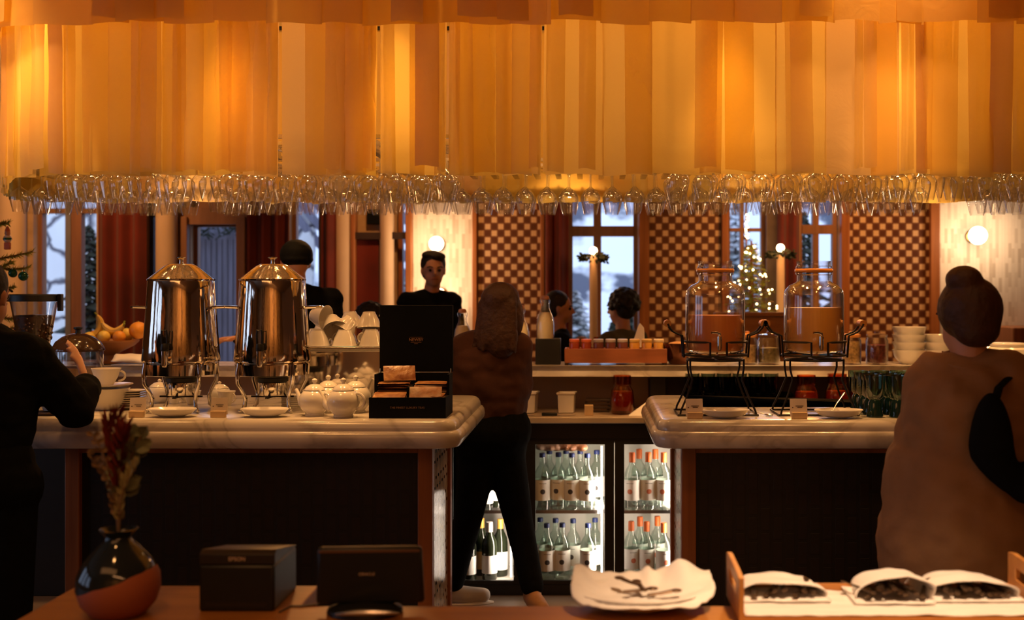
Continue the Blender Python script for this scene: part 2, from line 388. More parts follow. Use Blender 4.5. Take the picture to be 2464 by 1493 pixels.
# checkered screens
M['checker'] = gridmat('checker_lattice', (.62, .42, .24), (.09, .026, .010), (.16, .06, .025), .0495, .0505, True, gw=.10)
for i, (a, b) in enumerate(((1150, 1301), (1562, 1734), (2040, 2231))):
    struct(MB().box(wx(a), wx(b), WD-.05, WD-.001, 0, 3.3), 'wall_back_screen', M['checker'])
M['tile'] = gridmat('upright_mosaic', (.80, .74, .66), (.34, .25, .17), (.70, .62, .52), .024, .11, False, offset=-.45, gw=.04)
struct(MB().box(wx(997), wx(1138), WD-.06, WD-.001, 0, 3.4), 'wall_back_tiles', M['tile'])
struct(MB().box(wx(2255), 7, WD-.06, WD-.001, 0, 3.4), 'wall_back_tiles', M['tile'])
struct(MB().box(wx(2380), 6.9, WD-.5, WD-.07, 0, Z(788, WD-.5)), 'trim_%d' % nt_, M['wood'], bev=.01); nt_ += 1
def sconce(px, py, rpx, label, y=WD-.19, pw_=5):
    t = thing('wall_sconce', label, 'lamp', (X(px, y), WD-.06, Z(py, y)))
    r = rpx*y/F
    MB().lathe([(.05, 0), (.05, .02), (.012, .03), (.012, .09)], 16).build('mount', M['brass'], t).rotation_euler = (PI/2, 0, 0)
    MB().ball((0, -(WD-.06-y), 0), r, 24, 14).build('globe', M['globe'], t)
    lamp('sconce_light', 'POINT', (X(px, y), y-.10, Z(py, y)), pw_, col=(1, .62, .34), size=.06)
sconce(1050, 587, 18, 'round white glowing globe on the tiled pier above the standing person')
sconce(1057, 709, 15, 'lower glowing globe on the tiled pier, half behind a neck')
sconce(2353, 567, 22, 'round white glowing globe on the right tiled wall', pw_=12)
# curtains
def curtain(a, b, label, n=5, y=WD-.18, z0=.03, z1=3.2):
    xa, xb = X(a, y), X(b, y); g = MB(); ph = R.random()*6
    g.sheet(lambda u, v: (xa+(xb-xa)*u, y+.035*math.sin(u*n*.6*2*PI+ph+.4*math.sin(v*3))*(1-.2*v), z0+(z1-z0)*v), n*12, 10)
    return tag(g.build('curtain', M['curtain'], solid=.004), label, 'curtain', 'red floor length curtains')
curtain(-60, 17, 'dark red curtain at the far left edge behind the fir branches', 4)
curtain(232, 350, 'wide dark red curtain behind the fruit bowl, left of the first urn', 5)
curtain(597, 697, 'dark red curtain behind the second urn and the black capped head', 5)
curtain(771, 807, 'narrow dark red curtain left of the pale column', 2)
curtain(1313, 1368, 'dark red curtain between checkered screen and the middle window', 3)
curtain(1871, 1925, 'dark red curtain right of the fairy lit tree', 3)
# ---------------------------------------------------------------- outdoors
M['snowrock'] = (lambda: None)
def snowrock():
    m, nt, b = newmat('snowy_rock'); b.inputs['Roughness'].default_value = .9
    tc = ND(nt, 'ShaderNodeTexCoord'); mp = ND(nt, 'ShaderNodeMapping'); mp.inputs['Rotation'].default_value = (PI/2, 0, .75); mp.inputs['Scale'].default_value = (.9, 2.0, 1)
    nt.links.new(tc.outputs['Object'], mp.inputs[0])
    nz = ND(nt, 'ShaderNodeTexNoise'); nz.inputs['Scale'].default_value = 2; nz.inputs['Detail'].default_value = 4
    nt.links.new(mp.outputs[0], nz.inputs['Vector'])
    vm = ND(nt, 'ShaderNodeMix', data_type='VECTOR'); vm.inputs[0].default_value = .25
    nt.links.new(mp.outputs[0], vm.inputs[4]); nt.links.new(nz.outputs[1], vm.inputs[5])
    vo = ND(nt, 'ShaderNodeTexVoronoi', feature='DISTANCE_TO_EDGE', voronoi_dimensions='2D'); vo.inputs['Scale'].default_value = 3.6; nt.links.new(vm.outputs[1], vo.inputs['Vector'])
    rp = ND(nt, 'ShaderNodeValToRGB'); rp.color_ramp.elements[0].position = .02; rp.color_ramp.elements[0].color = (.12, .11, .14, 1)
    rp.color_ramp.elements[1].position = .09; rp.color_ramp.elements[1].color = (.86, .88, .92, 1)
    nt.links.new(vo.outputs[0], rp.inputs[0]); nt.links.new(rp.outputs[0], b.inputs['Base Color'])
    return m
M['snowrock'] = snowrock()
g = MB(); g.sheet(lambda u, v: (-16+32*u, 9.15+9*v, -.1+.08*noise.noise(Vector((u*16, v*5, 0)))), 60, 12)
struct(g, 'snow_ground', M['snow'])
def hillf(u, v):
    x = -18+36*u; y = 16+14*v
    return (x, y, -.2+v*11+(.9*noise.noise(Vector((x*.35, v*4, 1)))+.4*noise.noise(Vector((x*.9, v*9, 5)))))
M['wildsnow'] = mat('snow_with_rocks', (.86, .88, .93), .9, col2=(.10, .11, .15), scale=.55, stretch=(1, .5, 1.6))
e_ = [n for n in M['wildsnow'].node_tree.nodes if n.type == 'VALTORGB'][0].color_ramp.elements; e_[0].position = .42; e_[1].position = .46
g = MB(); g.sheet(hillf, 120, 40); struct(g, 'hillside', M['wildsnow'])
g = MB(); g.sheet(lambda u, v: (-7.5+4.6*u, 11.8+.9*v+.12*noise.noise(Vector((u*9, v*7, 0))), -.1+4.2*v), 30, 26)
tag(g.build('rock_face', M['snowrock'], solid=.1), 'snow covered rock face with dark cracks outside the left window', 'rock')
# chalet outside: grey door front and plank roof
t = thing('outbuilding', 'blue grey wooden outbuilding door seen through the glazed entrance', 'building', (X(520, 11), 11, 0))
M['greyplank'] = mat('grey_planks', (.30, .30, .40), .8, col2=(.20, .20, .28), scale=4, stretch=(10, 1, .5), bump=.3)
MB().box(-.42, .5, 0, .1, -.1, 2.9).build('wall', M['greyplank'], t)
g = MB(); g.box(-.28, .22, -.05, -.002, -.05, 2.1); g.build('door', mat('grey_door', (.24, .24, .34), .7, scale=6, stretch=(6, 1, .6)), t)
g = MB()
for k in range(9): g.box(-.24+.052*k, -.235+.052*k, -.058, -.052, .1, 2.0)
g.build('door_moulding', M['framed'], t)
g = MB()
for k in range(150):
    a = -.1+PI*1.2*R.random(); q = Vector((.0+.24*math.cos(-a)*1.1, -.08-.06*R.random(), 2.12-.1*abs(math.sin(a))*R.random()))
    g.cap(q, q+Vector((R.uniform(-.06, .06), R.uniform(-.03, .02), R.uniform(-.06, .03))), .008, .003, 5, 3)
tag(g.build('fir_garland', M['darkleaf']), 'dark fir garland over the blue grey outdoor door', 'garland').location = t.location
t = thing('snowy_roof', 'slanting plank roof with snow seen through the narrow window', 'roof', (X(735, 12), 12, 0))
g = MB()
for k in range(9):
    a = Vector((-.9+.16*k, 0, 2.6)); g.add([a+Vector(q) for q in ((0, 0, .6), (.1, 0, .6), (1.5, .4, -1.2), (1.4, .4, -1.2), (0, .05, .6), (.1, .05, .6), (1.5, .45, -1.2), (1.4, .45, -1.2))], [(0,1,2,3), (4,7,6,5), (0,3,7,4), (1,5,6,2), (0,4,5,1), (3,2,6,7)])
g.build('planks', M['greyplank'], t)
MB().box(-.55, .75, .3, .5, -.1, 1.55).build('snow_bank', M['snow'], t, bev=.1)
# bare and fir trees outside
def fir(x, y, h, r, label, mt='darkleaf', z=-.2, nb=160):
    t = thing('fir_tree', label, 'tree', (x, y, z), 0, 'snowy trees outdoors')
    MB().lathe([(.07*h/3, 0), (.01, h*.98)], 8).build('trunk', M['rock'], t)
    g = MB()
    for k in range(nb):
        q = (k+.5)/nb; a = k*2.4; l = r*(1-q)**.8*R.uniform(.7, 1.1)+.04; zz = h*(.06+.92*q)
        c = Vector((0, 0, zz)); e = Vector((math.cos(a)*l, math.sin(a)*l, zz-.22*l))
        pr = Vector((-math.sin(a), math.cos(a), 0)); wd = .22*l+.03
        g.add([c, c+(e-c)*.5+pr*wd, e, c+(e-c)*.5-pr*wd, c+(e-c)*.5+Vector((0, 0, .08*l+.02)), c+(e-c)*.5-Vector((0, 0, .1*l+.02))], [(0,1,4), (1,2,4), (2,3,4), (3,0,4), (0,5,1), (1,5,2), (2,5,3), (3,5,0)])
    g.build('foliage', M[mt], t, smooth=False)
    return t
M['snowfir'] = mat('snowy_fir', (.70, .74, .80), .9, col2=(.05, .06, .05), scale=6)
fir(X(1385, 12), 12, 1.75, .62, 'snow covered bush low in the left half of the middle window', 'snowfir')
fir(X(1478, 11), 11, 1.45, .45, 'dark green shrub low in the right half of the middle window')
fir(X(1512, 14.5), 14.5, 1.6, .6, 'dark shrub furthest right outside the middle window')
fir(X(215, 10.6), 10.6, 2.35, .55, 'dark leafy tree outside the left window beside the red curtain', 'darkleaf')
fir(X(1770, 15.5), 15.5, 3.0, .8, 'snowy fir outside the window behind the fairy lit tree', 'snowfir')
fir(X(1935, 12.3), 12.3, 2.6, .5, 'dark fir outside the window behind the right juice jar')
fir(X(2020, 13.5), 13.5, 2.2, .5, 'smaller dark fir outside, right of the taller one')
fir(X(968, 12), 12, 1.9, .6, 'dark snowy fir seen beside the tan pillar', 'snowfir')
# ---------------------------------------------------------------- paper canopy
def rounded(poly, r, n=8):
    out = []; k = len(poly)
    for i in range(k):
        p0, p1, p2 = Vector(poly[i-1]), Vector(poly[i]), Vector(poly[(i+1) % k])
        a = (p0-p1).normalized(); b = (p2-p1).normalized(); s = p1+a*r; e = p1+b*r
        for j in range(n+1):
            q = j/n; out.append((s*(1-q)**2+p1*2*q*(1-q)+e*q*q))
    return out
CP = rounded([(-2.11, 4.2), (2.45, 4.2), (2.3, 5.46), (-2.72, 5.46)], .32)
CL = [0]
for i in range(len(CP)): CL.append(CL[-1]+(CP[(i+1) % len(CP)]-CP[i]).length)
TOT = CL[-1]
def path(s):
    s %= TOT
    for i in range(len(CP)):
        if s <= CL[i+1]:
            a, b = CP[i], CP[(i+1) % len(CP)]; q = (s-CL[i])/max(1e-9, CL[i+1]-CL[i]); t = (b-a).normalized()
            return a+(b-a)*q, Vector((t.y, -t.x))
canopy = thing('paper_canopy', 'large glowing canopy of overlapping amber paper strips hanging above the counter', 'canopy', (0, 4.83, 1.92))
canopy_off = -Vector((0, 4.83, 1.92))
papers = [paper('paper_amber', (.84, .66, .23), .56), paper('paper_cream', (.85, .68, .28), .55), paper('paper_ochre', (.83, .64, .18), .56), paper('paper_mauve', (.80, .62, .36), .55), paper('tissue_amber', (.95, .82, .42), .74), paper('tissue_cream', (.96, .85, .52), .72)]
front_cnt = 0; rest = MB()
SLIT = [X(675, 4.2), X(1308, 4.2), X(912, 4.2), X(1080, 4.2)]
def strip(s0, wdt, off, z0, z1, tilt, mi):
    p0, n0 = path(s0); p1, n1 = path(s0+wdt); ph = R.random()*9
    p0 = p0+n0*off; p1 = p1+n1*(off+R.uniform(-.012, .012))
    def fn(u, v):
        p = p0*(1-u)+p1*u; n = n0*(1-u)+n1*u
        k = .010*noise.noise(Vector((u*2+ph, v*3, ph)))+.006*math.sin(u*PI)
        tt = (p1-p0).normalized()*tilt*v
        return (p.x+n.x*k+tt.x, p.y+n.y*k+tt.y, z0+(z1-z0)*v+.004*math.sin(u*4+ph))
    return fn, (p0+p1)/2
def addstrip(*a):
    global front_cnt
    fn, c = strip(*a)
    if c.y < 4.4 and front_cnt < 98 and -2.4 < c.x < 1.85:
        front_cnt += 1
        g = MB(); g.X = Matrix.Translation((canopy_off.x, canopy_off.y, canopy_off.z)); g.sheet(fn, 4, 12); g.build('paper_strip', papers[a[6]], canopy)
    else:
        rest.mi = a[6]; rest.sheet(fn, 4, 12)
ORD = list(range(0, 1000))
def tier(off, z0, z1, zv, wr, prob, gap=True, cols=(0,0,1,2,3)):
    s = -.3
    while s < TOT-.3:
        w_ = R.uniform(*wr); p, n = path(s+w_/2); cross = False
        if gap and p.y < 4.4:
            for q in SLIT:
                a = path(s)[0].x; b = path(s+w_)[0].x
                if a < q+.004 and b > q-.004: cross = q
        if cross is not False:
            p0 = path(s)[0]
            if cross-p0.x > .03: addstrip(s, cross-p0.x-.003, off, z0, z1+R.uniform(-zv, zv), -.008, R.choice(cols))
            s += cross-p0.x+.006; continue
        if R.random() < prob: addstrip(s, w_*1.02, off, z0, z1+R.uniform(-zv, zv), R.uniform(-.012, .012) if prob < 1 else 0, R.choice(cols))
        s += w_
tier(.0, 2.72, 1.925, .004, (.16, .26), 1.0)
tier(.012, 2.70, 1.93, .012, (.05, .12), .6, cols=(4, 4, 5))
tier(.022, 2.70, 1.935, .02, (.03, .09), .42, cols=(4, 5, 5, 3))
tier(.085, 3.15, 2.455, .008, (.12, .22), 1.0, False)
tier(.10, 3.15, 2.465, .012, (.06, .14), .4, False)
rest.X = None
rr = MB(); rr.v = [tuple(Vector(p)+canopy_off) for p in rest.v]; rr.f = rest.f; rr.m = rest.m
tag(rr.build('paper_strip_layers', papers, canopy), kind='stuff')
g = MB(); g.X = Matrix.Translation(canopy_off)
for z in (2.74, 3.16):
    k = [path(TOT*i/80)[0] for i in range(80)]
    g.tube([(p.x, p.y, z) for p in k], .010, 6, closed=True)
for x in (-2.0, -.9, .2, 1.3, 2.2):
    for y in (4.25, 5.4): g.tube([(x, y, 2.74), (x, y, 3.398)], .005, 6)
g.build('hanging_frame', M['iron'], canopy)
M['bulb'] = emis('warm_bulb', (1, .62, .28), 26)
for i in range(14):
    bx = -2.35+.33*i; by = 4.62 if i % 2 else 5.0
    b_ = MB().ball((0, 0, 0), .026, 12, 8).build('light_bulb', M['bulb'], canopy); b_.location = Vector((bx, by, 2.24))+canopy_off
    MB().tube([(0, 0, .024), (0, 0, .50)], .004, 6).lathe([(.014, .020), (.014, .05), (.001, .052)], 10).build('bulb_cord', M['iron'], b_)
# ---------------------------------------------------------------- glass racks and wine glasses
prof = [(.0295, 0), (.0335, .018), (.0385, .040), (.0425, .060), (.0410, .076), (.031, .092), (.014, .104), (.005, .112), (.0035, .135), (.0035, .178), (.008, .186), (.033, .192), (.034, .195)]
gm = MB(); gm.olathe(prof, 44)
for i_, p_ in enumerate(gm.v):
    if p_[2] < .078:
        k_ = 1+.028*math.cos(11*math.atan2(p_[1], p_[0])); gm.v[i_] = (p_[0]*k_, p_[1]*k_, p_[2])
gl0 = gm.build('wine_glass', M['stemglass'])
tag(gl0, 'x', 'glass')
ZN = ((232, 'left window'), (350, 'wide red curtain'), (600, 'glazed entrance'), (850, 'black cap'), (997, 'red door'), (1140, 'tiled pier'), (1312, 'first checkered screen'), (1540, 'middle window'), (1745, 'second checkered screen'), (2035, 'fairy lit tree'), (2260, 'third checkered screen'), (9999, 'right tiled wall'))
def place_glass(x, y, lab, grp, first=[True]):
    q = x*F/y+VX; z = [n for a, n in ZN if q < a][0]; ro = ('nearest', 'middle', 'rearmost')[min(2, int((y-(4.36 if y < 4.8 else 5.12)+.03)/.09))]
    lab = '%s, %s line, over the %s' % (lab, ro, z)
    o = gl0 if first[0] else gl0.copy()
    if not first[0]: COL.objects.link(o)
    first[0] = False
    o.location = (x, y, 1.853+R.uniform(-.002, .002)); o.rotation_euler = (R.uniform(-.015, .015), R.uniform(-.015, .015), R.random()*6)
    k = R.uniform(.97, 1.03); o.scale = (k, k, 1); o['label'] = lab; o['group'] = grp; o['category'] = 'glass'
def rack(x0, x1, sp, ys, lab, grp, racklab, skip=()):
    n = int((x1-x0)/sp); g = MB()
    for i in range(n+1):
        x = x0+sp*i
        if any(a < x < b for a, b in skip): continue
        for y in ys: place_glass(x, y, lab, grp)
    for i in range(n+2):
        x = x0+sp*(i-.5)
        if any(a < x < b for a, b in skip): continue
        g.box(x-.012, x+.012, ys[0]-.05, ys[-1]+.05, 2.022, 2.036)
        g.box(x-.004, x+.004, ys[0]-.05, ys[-1]+.05, 2.036, 2.075)
    g.box(x0-sp*.5, x0+sp*(n+.5), ys[0]-.02, ys[0]+.0, 2.076, 2.09).box(x0-sp*.5, x0+sp*(n+.5), ys[-1], ys[-1]+.02, 2.076, 2.09)
    for x in (x0, x0+sp*n):
        for y in (ys[0]-.01, ys[-1]+.01): g.tube([(x, y, 2.09), (x, y, 3.398)], .004, 6)
    tag(g.build('glass_rack', M['steel']), racklab, 'rack')
rack(X(160, 4.45), X(1108, 4.36), .104, (4.36, 4.45, 4.54), 'upturned wine glass in front left rack', 'glasses in the front left rack', 'steel hanging rack above the urns, holding upturned glasses')
rack(X(1632, 4.36), 1.9, .106, (4.36, 4.45, 4.54), 'upturned wine glass in front right rack', 'glasses in the front right rack', 'steel hanging rack above the juice jars, holding upturned glasses')
rack(X(108, 5.35), X(2215, 5.32), .0965, (5.12, 5.22, 5.32), 'upturned wine glass in back rack', 'glasses in the back rack', 'long steel rack at the back of the canopy, holding upturned glasses', skip=((X(462, 5.3), X(530, 5.3)),))
rack(1.77, 1.97, .0965, (5.12, 5.22, 5.32), 'upturned wine glass in short rack end', 'glasses at the far right', 'short steel rack end above the right tiled wall')
# ================================================================ marble counters
CT = 1.05
def slab(poly, name, label):
    """bullnosed marble slab: stacked insets of a rounded outline"""
    base = [Vector(p) for p in poly]; c = MB(); n = len(base)
    def inset(d):
        out = []
        for i in range(n):
            a, b, e = base[i-1], base[i], base[(i+1) % n]
            t1 = (b-a).normalized(); t2 = (e-b).normalized(); n1 = Vector((-t1.y, t1.x)); n2 = Vector((-t2.y, t2.x))
            m = (n1+n2); m = m/max(.3, m.length_squared)*2 if m.length > 1e-6 else n1
            out.append(b+m*d)
        return out
    prof = [(.030, CT-.101), (.012, CT-.097), (.003, CT-.085), (0, CT-.07), (.003, CT-.052), (.010, CT-.042), (.018, CT-.038), (.018, CT-.034), (.020, CT-.022), (.027, CT-.010), (.036, CT-.003), (.046, CT)]
    vs = []; fs = []
    for d, z in prof: vs += [(p.x, p.y, z) for p in inset(d)]
    for j in range(len(prof)-1):
        for i in range(n): fs.append((j*n+i, j*n+(i+1) % n, (j+1)*n+(i+1) % n, (j+1)*n+i))
    fs.append(tuple(range(n))[::-1]); fs.append(tuple((len(prof)-1)*n+i for i in range(n)))
    c.add(vs, fs)
    return tag(c.build(name, M['marble']), label, 'countertop')
def rc(poly, rs, n=6):
    out = []; k = len(poly)
    for i in range(k):
        r = rs[i]; p0, p1, p2 = Vector(poly[i-1]), Vector(poly[i]), Vector(poly[(i+1) % k])
        a = (p0-p1).normalized(); b = (p2-p1).normalized(); s = p1+a*r; e = p1+b*r
        for j in range(n+1):
            q = j/n; out.append(s*(1-q)**2+p1*2*q*(1-q)+e*q*q)
    return out
XL = -.452; XR = .222
slab(rc([(-2.35, 4.06), (XL, 4.06), (XL, 5.14), (-2.35, 5.14)], [.05, .10, .12, .05]), 'countertop', 'veined white marble countertop under the urns, teapots and tea box')
slab(rc([(XR, 4.06), (2.3, 4.06), (2.3, 4.60), (.455, 4.60), (.455, 5.14), (XR, 5.14)], [.10, .05, .05, .02, .06, .12]), 'countertop', 'veined white marble countertop under the juice jars, with a wing to the back')
# bases
TB = CT-.1015
sidetile = gridmat('glazed_side_bricks', (.78, .70, .60), (.62, .52, .42), (.02, .012, .01), .036, .10, False, offset=0, gw=.17, rough=.15, axis='YZ')
def base(x0, x1, side, label):
    t = thing('counter_base', label, 'cabinet', ((x0+x1)/2, 4.2, 0)); ox = (x0+x1)/2
    g = lambda: MB()
    def b(x0, x1, y0, y1, z0, z1): m = MB(); m.box(x0-ox, x1-ox, y0-4.2, y1-4.2, z0, z1); return m
    pw = .053
    for xx in (x0, x1-pw):
        b(xx, xx+pw, 4.2, 4.26, 0, TB-.001).build('post', M['wood'], t, bev=.004)
    for xx in (x0, x1-pw): b(xx, xx+pw, 4.75, 4.81, 0, TB-.001).build('post', M['wood'], t, bev=.004)
    b(x0+pw, x1-pw, 4.21, 4.25, TB-.03, TB-.001).build('rail', M['wood'], t)
    fp = b(x0+pw, x1-pw, 4.225, 4.24, .08, TB-.031).build('front_panel', M['woven'], t)
    b(x0+pw, x1-pw, 4.215, 4.25, 0, .08).build('plinth', M['darkwood'], t)
    sx = x1 if side == 1 else x0
    s0, s1 = (sx-.03, sx-.012) if side == 1 else (sx+.012, sx+.03)
    b(s0, s1, 4.26, 4.75, 0, TB-.001).build('side_panel', sidetile, t)
    b(x0+pw, x1-pw, 4.77, 4.79, 0, TB-.001).build('back_panel', M['darkwood'], t)
M['woven'] = gridmat('dark_woven_panel', (.004, .003, .003), (.008, .003, .0025), (.002, .0015, .0015), .045, .09, False, gw=.15, rough=.5)
base(X(155, 4.2), X(1040, 4.2), 1, 'reddish wooden counter base with dark panel, left of the passage')
base(X(1640, 4.2), 2.25, -1, 'reddish wooden counter base with dark panel, right of the passage')
# ================================================================ things on the left counter
def cd(y): return 1260/(y-704)          # depth of a point of the counter top seen at picture row y
def L(px, d, z=CT): return (X(px, d), d, z)
def make_cup(name, label, loc, rt=.043, h=.055, group=None):
    t = thing(name, label, 'cup', loc, 0, group); k = rt/.043; q = h/.055
    MB().olathe([(.001, .004*q), (.022*k, .004*q), (.034*k, .028*q), (.040*k, .050*q), (.043*k, .055*q), (.0415*k, .0555*q), (.036*k, .040*q), (.030*k, .020*q), (.018*k, .008*q), (.001, .007*q)], 24).build('bowl', M['china'], t)
    MB().olathe([(.021*k, 0), (.022*k, .005*q), (.019*k, .005*q), (.018*k, 0), (.021*k, 0)], 20).build('foot_ring', M['china'], t)
    MB().tube([((.034+.019*math.sin(a))*k, 0, (.030+.017*math.cos(a))*q) for a in [PI*i/8 for i in range(9)]], .0032*k, 8).build('handle', M['china'], t)
    return t
def make_teapot(label, loc, rz, s=1.0, group='white teapots by the tea box'):
    t = thing('teapot', label, 'teapot', loc, rz, group)
    def sc_(p): return [(a*s, b*s) for a, b in p]
    MB().lathe(sc_([(.034, 0), (.036, .006), (.033, .010), (.050, .028), (.058, .050), (.056, .072), (.042, .092), (.034, .096)]), 28).build('body', M['china'], t)
    l = MB().lathe(sc_([(.039, .0965), (.038, .099), (.030, .109), (.016, .117), (.006, .119), (.006, .123), (.010, .128), (.010, .134), (.004, .139), (.001, .140)]), 24).build('lid', M['china'], t)
    MB().tube([Vector(q)*s for q in ((.048, 0, .03), (.070, 0, .045), (.078, 0, .065), (.088, 0, .085), (.096, 0, .094))], [.015*s, .012*s, .009*s, .007*s, .007*s], 12).build('spout', M['china'], t)
    MB().tube([Vector((-.050-.032*math.sin(a), 0, .058+.028*math.cos(a)))*s for a in [PI*i/10 for i in range(11)]], .0048*s, 8).build('handle', M['china'], t)
    return t
def make_urn(label, loc):
    t = thing('drinks_urn', label, 'urn', loc, 0)
    MB().lathe([(.120, .137), (.136, .140), (.138, .180), (.134, .184), (.1405, .188), (.1425, .196), (.134, .30), (.1255, .42), (.1215, .490), (.1205, .494)], 56).build('tank', M['chrome2'], t)
    ld = MB().lathe([(.123, .495), (.124, .500), (.119, .503), (.095, .522), (.062, .549), (.050, .555), (.046, .557), (.001, .559)], 48).build('lid', M['chrome2'], t)
    MB().lathe([(.008, .559), (.007, .568), (.008, .574), (.017, .581), (.018, .584), (.001, .585)], 20).build('lid_knob', M['chrome'], ld)
    for a in (-1, 1):
        r0 = .126; z = .393
        MB().tube([(a*r0, -.022, z), (a*(r0+.045), -.024, z+.002), (a*(r0+.056), -.012, z+.002), (a*(r0+.056), .012, z+.002), (a*(r0+.045), .024, z+.002), (a*r0, .022, z)], .0085, 8, flat=.7).build('handle', M['chrome'], t)
    sp = MB(); sp.tube([(0, -.136, .205), (0, -.172, .205)], .011, 12).tube([(0, -.172, .235), (0, -.172, .19), (0, -.176, .178)], [.013, .012, .008], 12)
    s_ = sp.build('spigot', M['chrome'], t)
    h = MB(); h.lathe([(.014, .235), (.016, .245), (.012, .262), (.001, .263)], 14, c=(0, -.172, 0))
    h.tube([(-.009, -.172, .255), (-.010, -.176, .292), (-.008, -.178, .312), (.008, -.178, .312), (.010, -.176, .292), (.009, -.172, .255)], .0042, 8)
    h.build('lever', M['black'], s_)
    for sx in (-1, 1):
        for sy in (-1, 1):
            c, s = sx*.092, sy*.092
            pts = [(c*1.08, s*1.08, .185), (c*1.12, s*1.12, .15), (c*1.10, s*1.10, .11), (c*.94, s*.94, .075), (c*.86, s*.86, .052), (c*.90, s*.90, .02), (c*1.02, s*1.02, .008)]
            MB().tube(pts, [.010, .012, .011, .010, .010, .011, .007], 10, flat=.7).ball((c*1.02, s*1.02, .008), .008, 10, 6).build('leg', M['chrome'], t)
    b = MB(); b.box(-.08, .08, -.006, .006, .052, .058).box(-.006, .006, -.08, .08, .0525, .0575)
    b.build('burner_shelf', M['iron'], t)
    bu = MB().lathe([(.052, .059), (.054, .062), (.054, .108), (.050, .112)], 24).build('fuel_burner', M['chrome'], t)
    MB().lathe([(.058, .112), (.059, .126), (.055, .129), (.03, .122), (.001, .122)], 24).build('burner_rim', M['black'], bu)
    return t
u1 = make_urn('tall shiny coffee urn on the left, beside the saucer stack', L(436, 4.42))
u2 = dup(u1, L(656, 4.42), .0, 'tall shiny coffee urn on the right, beside the white teapots')
def make_dish(label, loc, r=.086, group=None):
    t = MB().olathe([(.001, .004), (.045, .004), (.070, .012), (.086, .028), (.088, .029), (.086, .032), (.068, .018), (.045, .010), (.001, .010)], 32, sy=.62).build('oval_dish', M['china'], bev=0)
    t.location = loc; k = r/.086; t.scale = (k, k, 1); return tag(t, label, 'dish', group)
make_dish('shallow white oval dish in front of the left urn', L(414, 4.20))
make_dish('shallow white oval dish in front of the right urn', L(637, 4.20))
def make_sign(label, loc, rz=0):
    t = thing('card_sign', label, 'sign', loc, rz)
    g = MB(); g.add([(-.031, -.004, .010), (.031, -.004, .010), (.029, .004, .070), (-.031, .004, .070), (-.031, -.002, .010), (.031, -.002, .010), (.029, .006, .070), (-.031, .006, .070)], [(0,1,2,3), (7,6,5,4), (0,4,5,1), (3,2,6,7), (0,3,7,4), (1,5,6,2)])
    g.build('card', M['card'], t)
    MB().cbox((0, -.010, .012), .054, .018, .024).build('holder_block', M['cardb'], t, bev=.002)
    g = MB()
    for k, (a, b, z) in enumerate(((-.012, .016, .044), (-.006, .012, .039))): g.box(a, b, -.0028+.0001*k, -.0018, z, z+.0022)
    g.box(-.024, -.020, -.0030, -.0015, .038, .041); g.build('print', M['ink'], t)
    return t
M['cardb'] = mat('pale_wood_block', (.62, .44, .25), .7)
make_sign('small cream card sign in front of the saucer stack', L(332, 4.19), -.1)
make_sign('small cream card sign between the two urns', L(528, 4.19), -.05)
# saucer stack
sm = MB().lathe([(.030, 0), (.032, .003), (.052, .008), (.058, .011), (.058, .0125), (.034, .006), (.001, .005)], 32)
s0 = sm.build('saucer', M['china'])
for i in range(8):
    o = s0 if i == 0 else s0.copy()
    if i: COL.objects.link(o)
    o.location = L(316, 4.50, CT+.0086*i); o.rotation_euler = (R.uniform(-.01, .01), R.uniform(-.01, .01), R.random()*6)
    tag(o, 'white saucer in the stack beside the left urn, under the topmost one' if i < 7 else 'topmost white saucer of the stack beside the left urn', 'saucer', 'saucers in the stack by the left urn')
b = MB().olathe([(.001, .004), (.045, .004), (.066, .03), (.078, .07), (.083, .083), (.080, .084), (.063, .034), (.044, .010), (.001, .009)], 32).build('serving_bowl', M['china']); b.location = L(258, 4.46)
tag(b, 'large white bowl standing on the counter under the coffee cup', 'bowl')
p_ = MB().lathe([(.040, 0), (.044, .002), (.080, .008), (.094, .013), (.094, .015), (.045, .006), (.001, .005)], 36).build('plate', M['china']); p_.location = L(258, 4.46, CT+.0845)
tag(p_, 'white plate laid over the large bowl, carrying the cup', 'plate')
make_cup('coffee_cup', 'single white cup standing on the covered bowl', L(255, 4.46, CT+.0945), .056, .064).rotation_euler = (0, 0, .3)
make_cup('coffee_cup', 'white cup half hidden behind the raised hand', L(180, 4.62, CT), .045, .06)
pd = MB().lathe([(.075, 0), (.08, .004), (.08, .010), (.001, .011)], 32).build('serving_board', M['darkwood']); pd.location = L(128, 4.30)
tag(pd, 'dark round board beneath the arm of the woman in black', 'board')
b = MB().olathe([(.001, .003), (.03, .003), (.045, .03), (.052, .055), (.050, .056), (.042, .03), (.028, .008), (.001, .007)], 24).build('small_bowl', M['china']); b.location = L(126, 4.30, CT+.011)
tag(b, 'small white bowl on the dark round board', 'bowl')
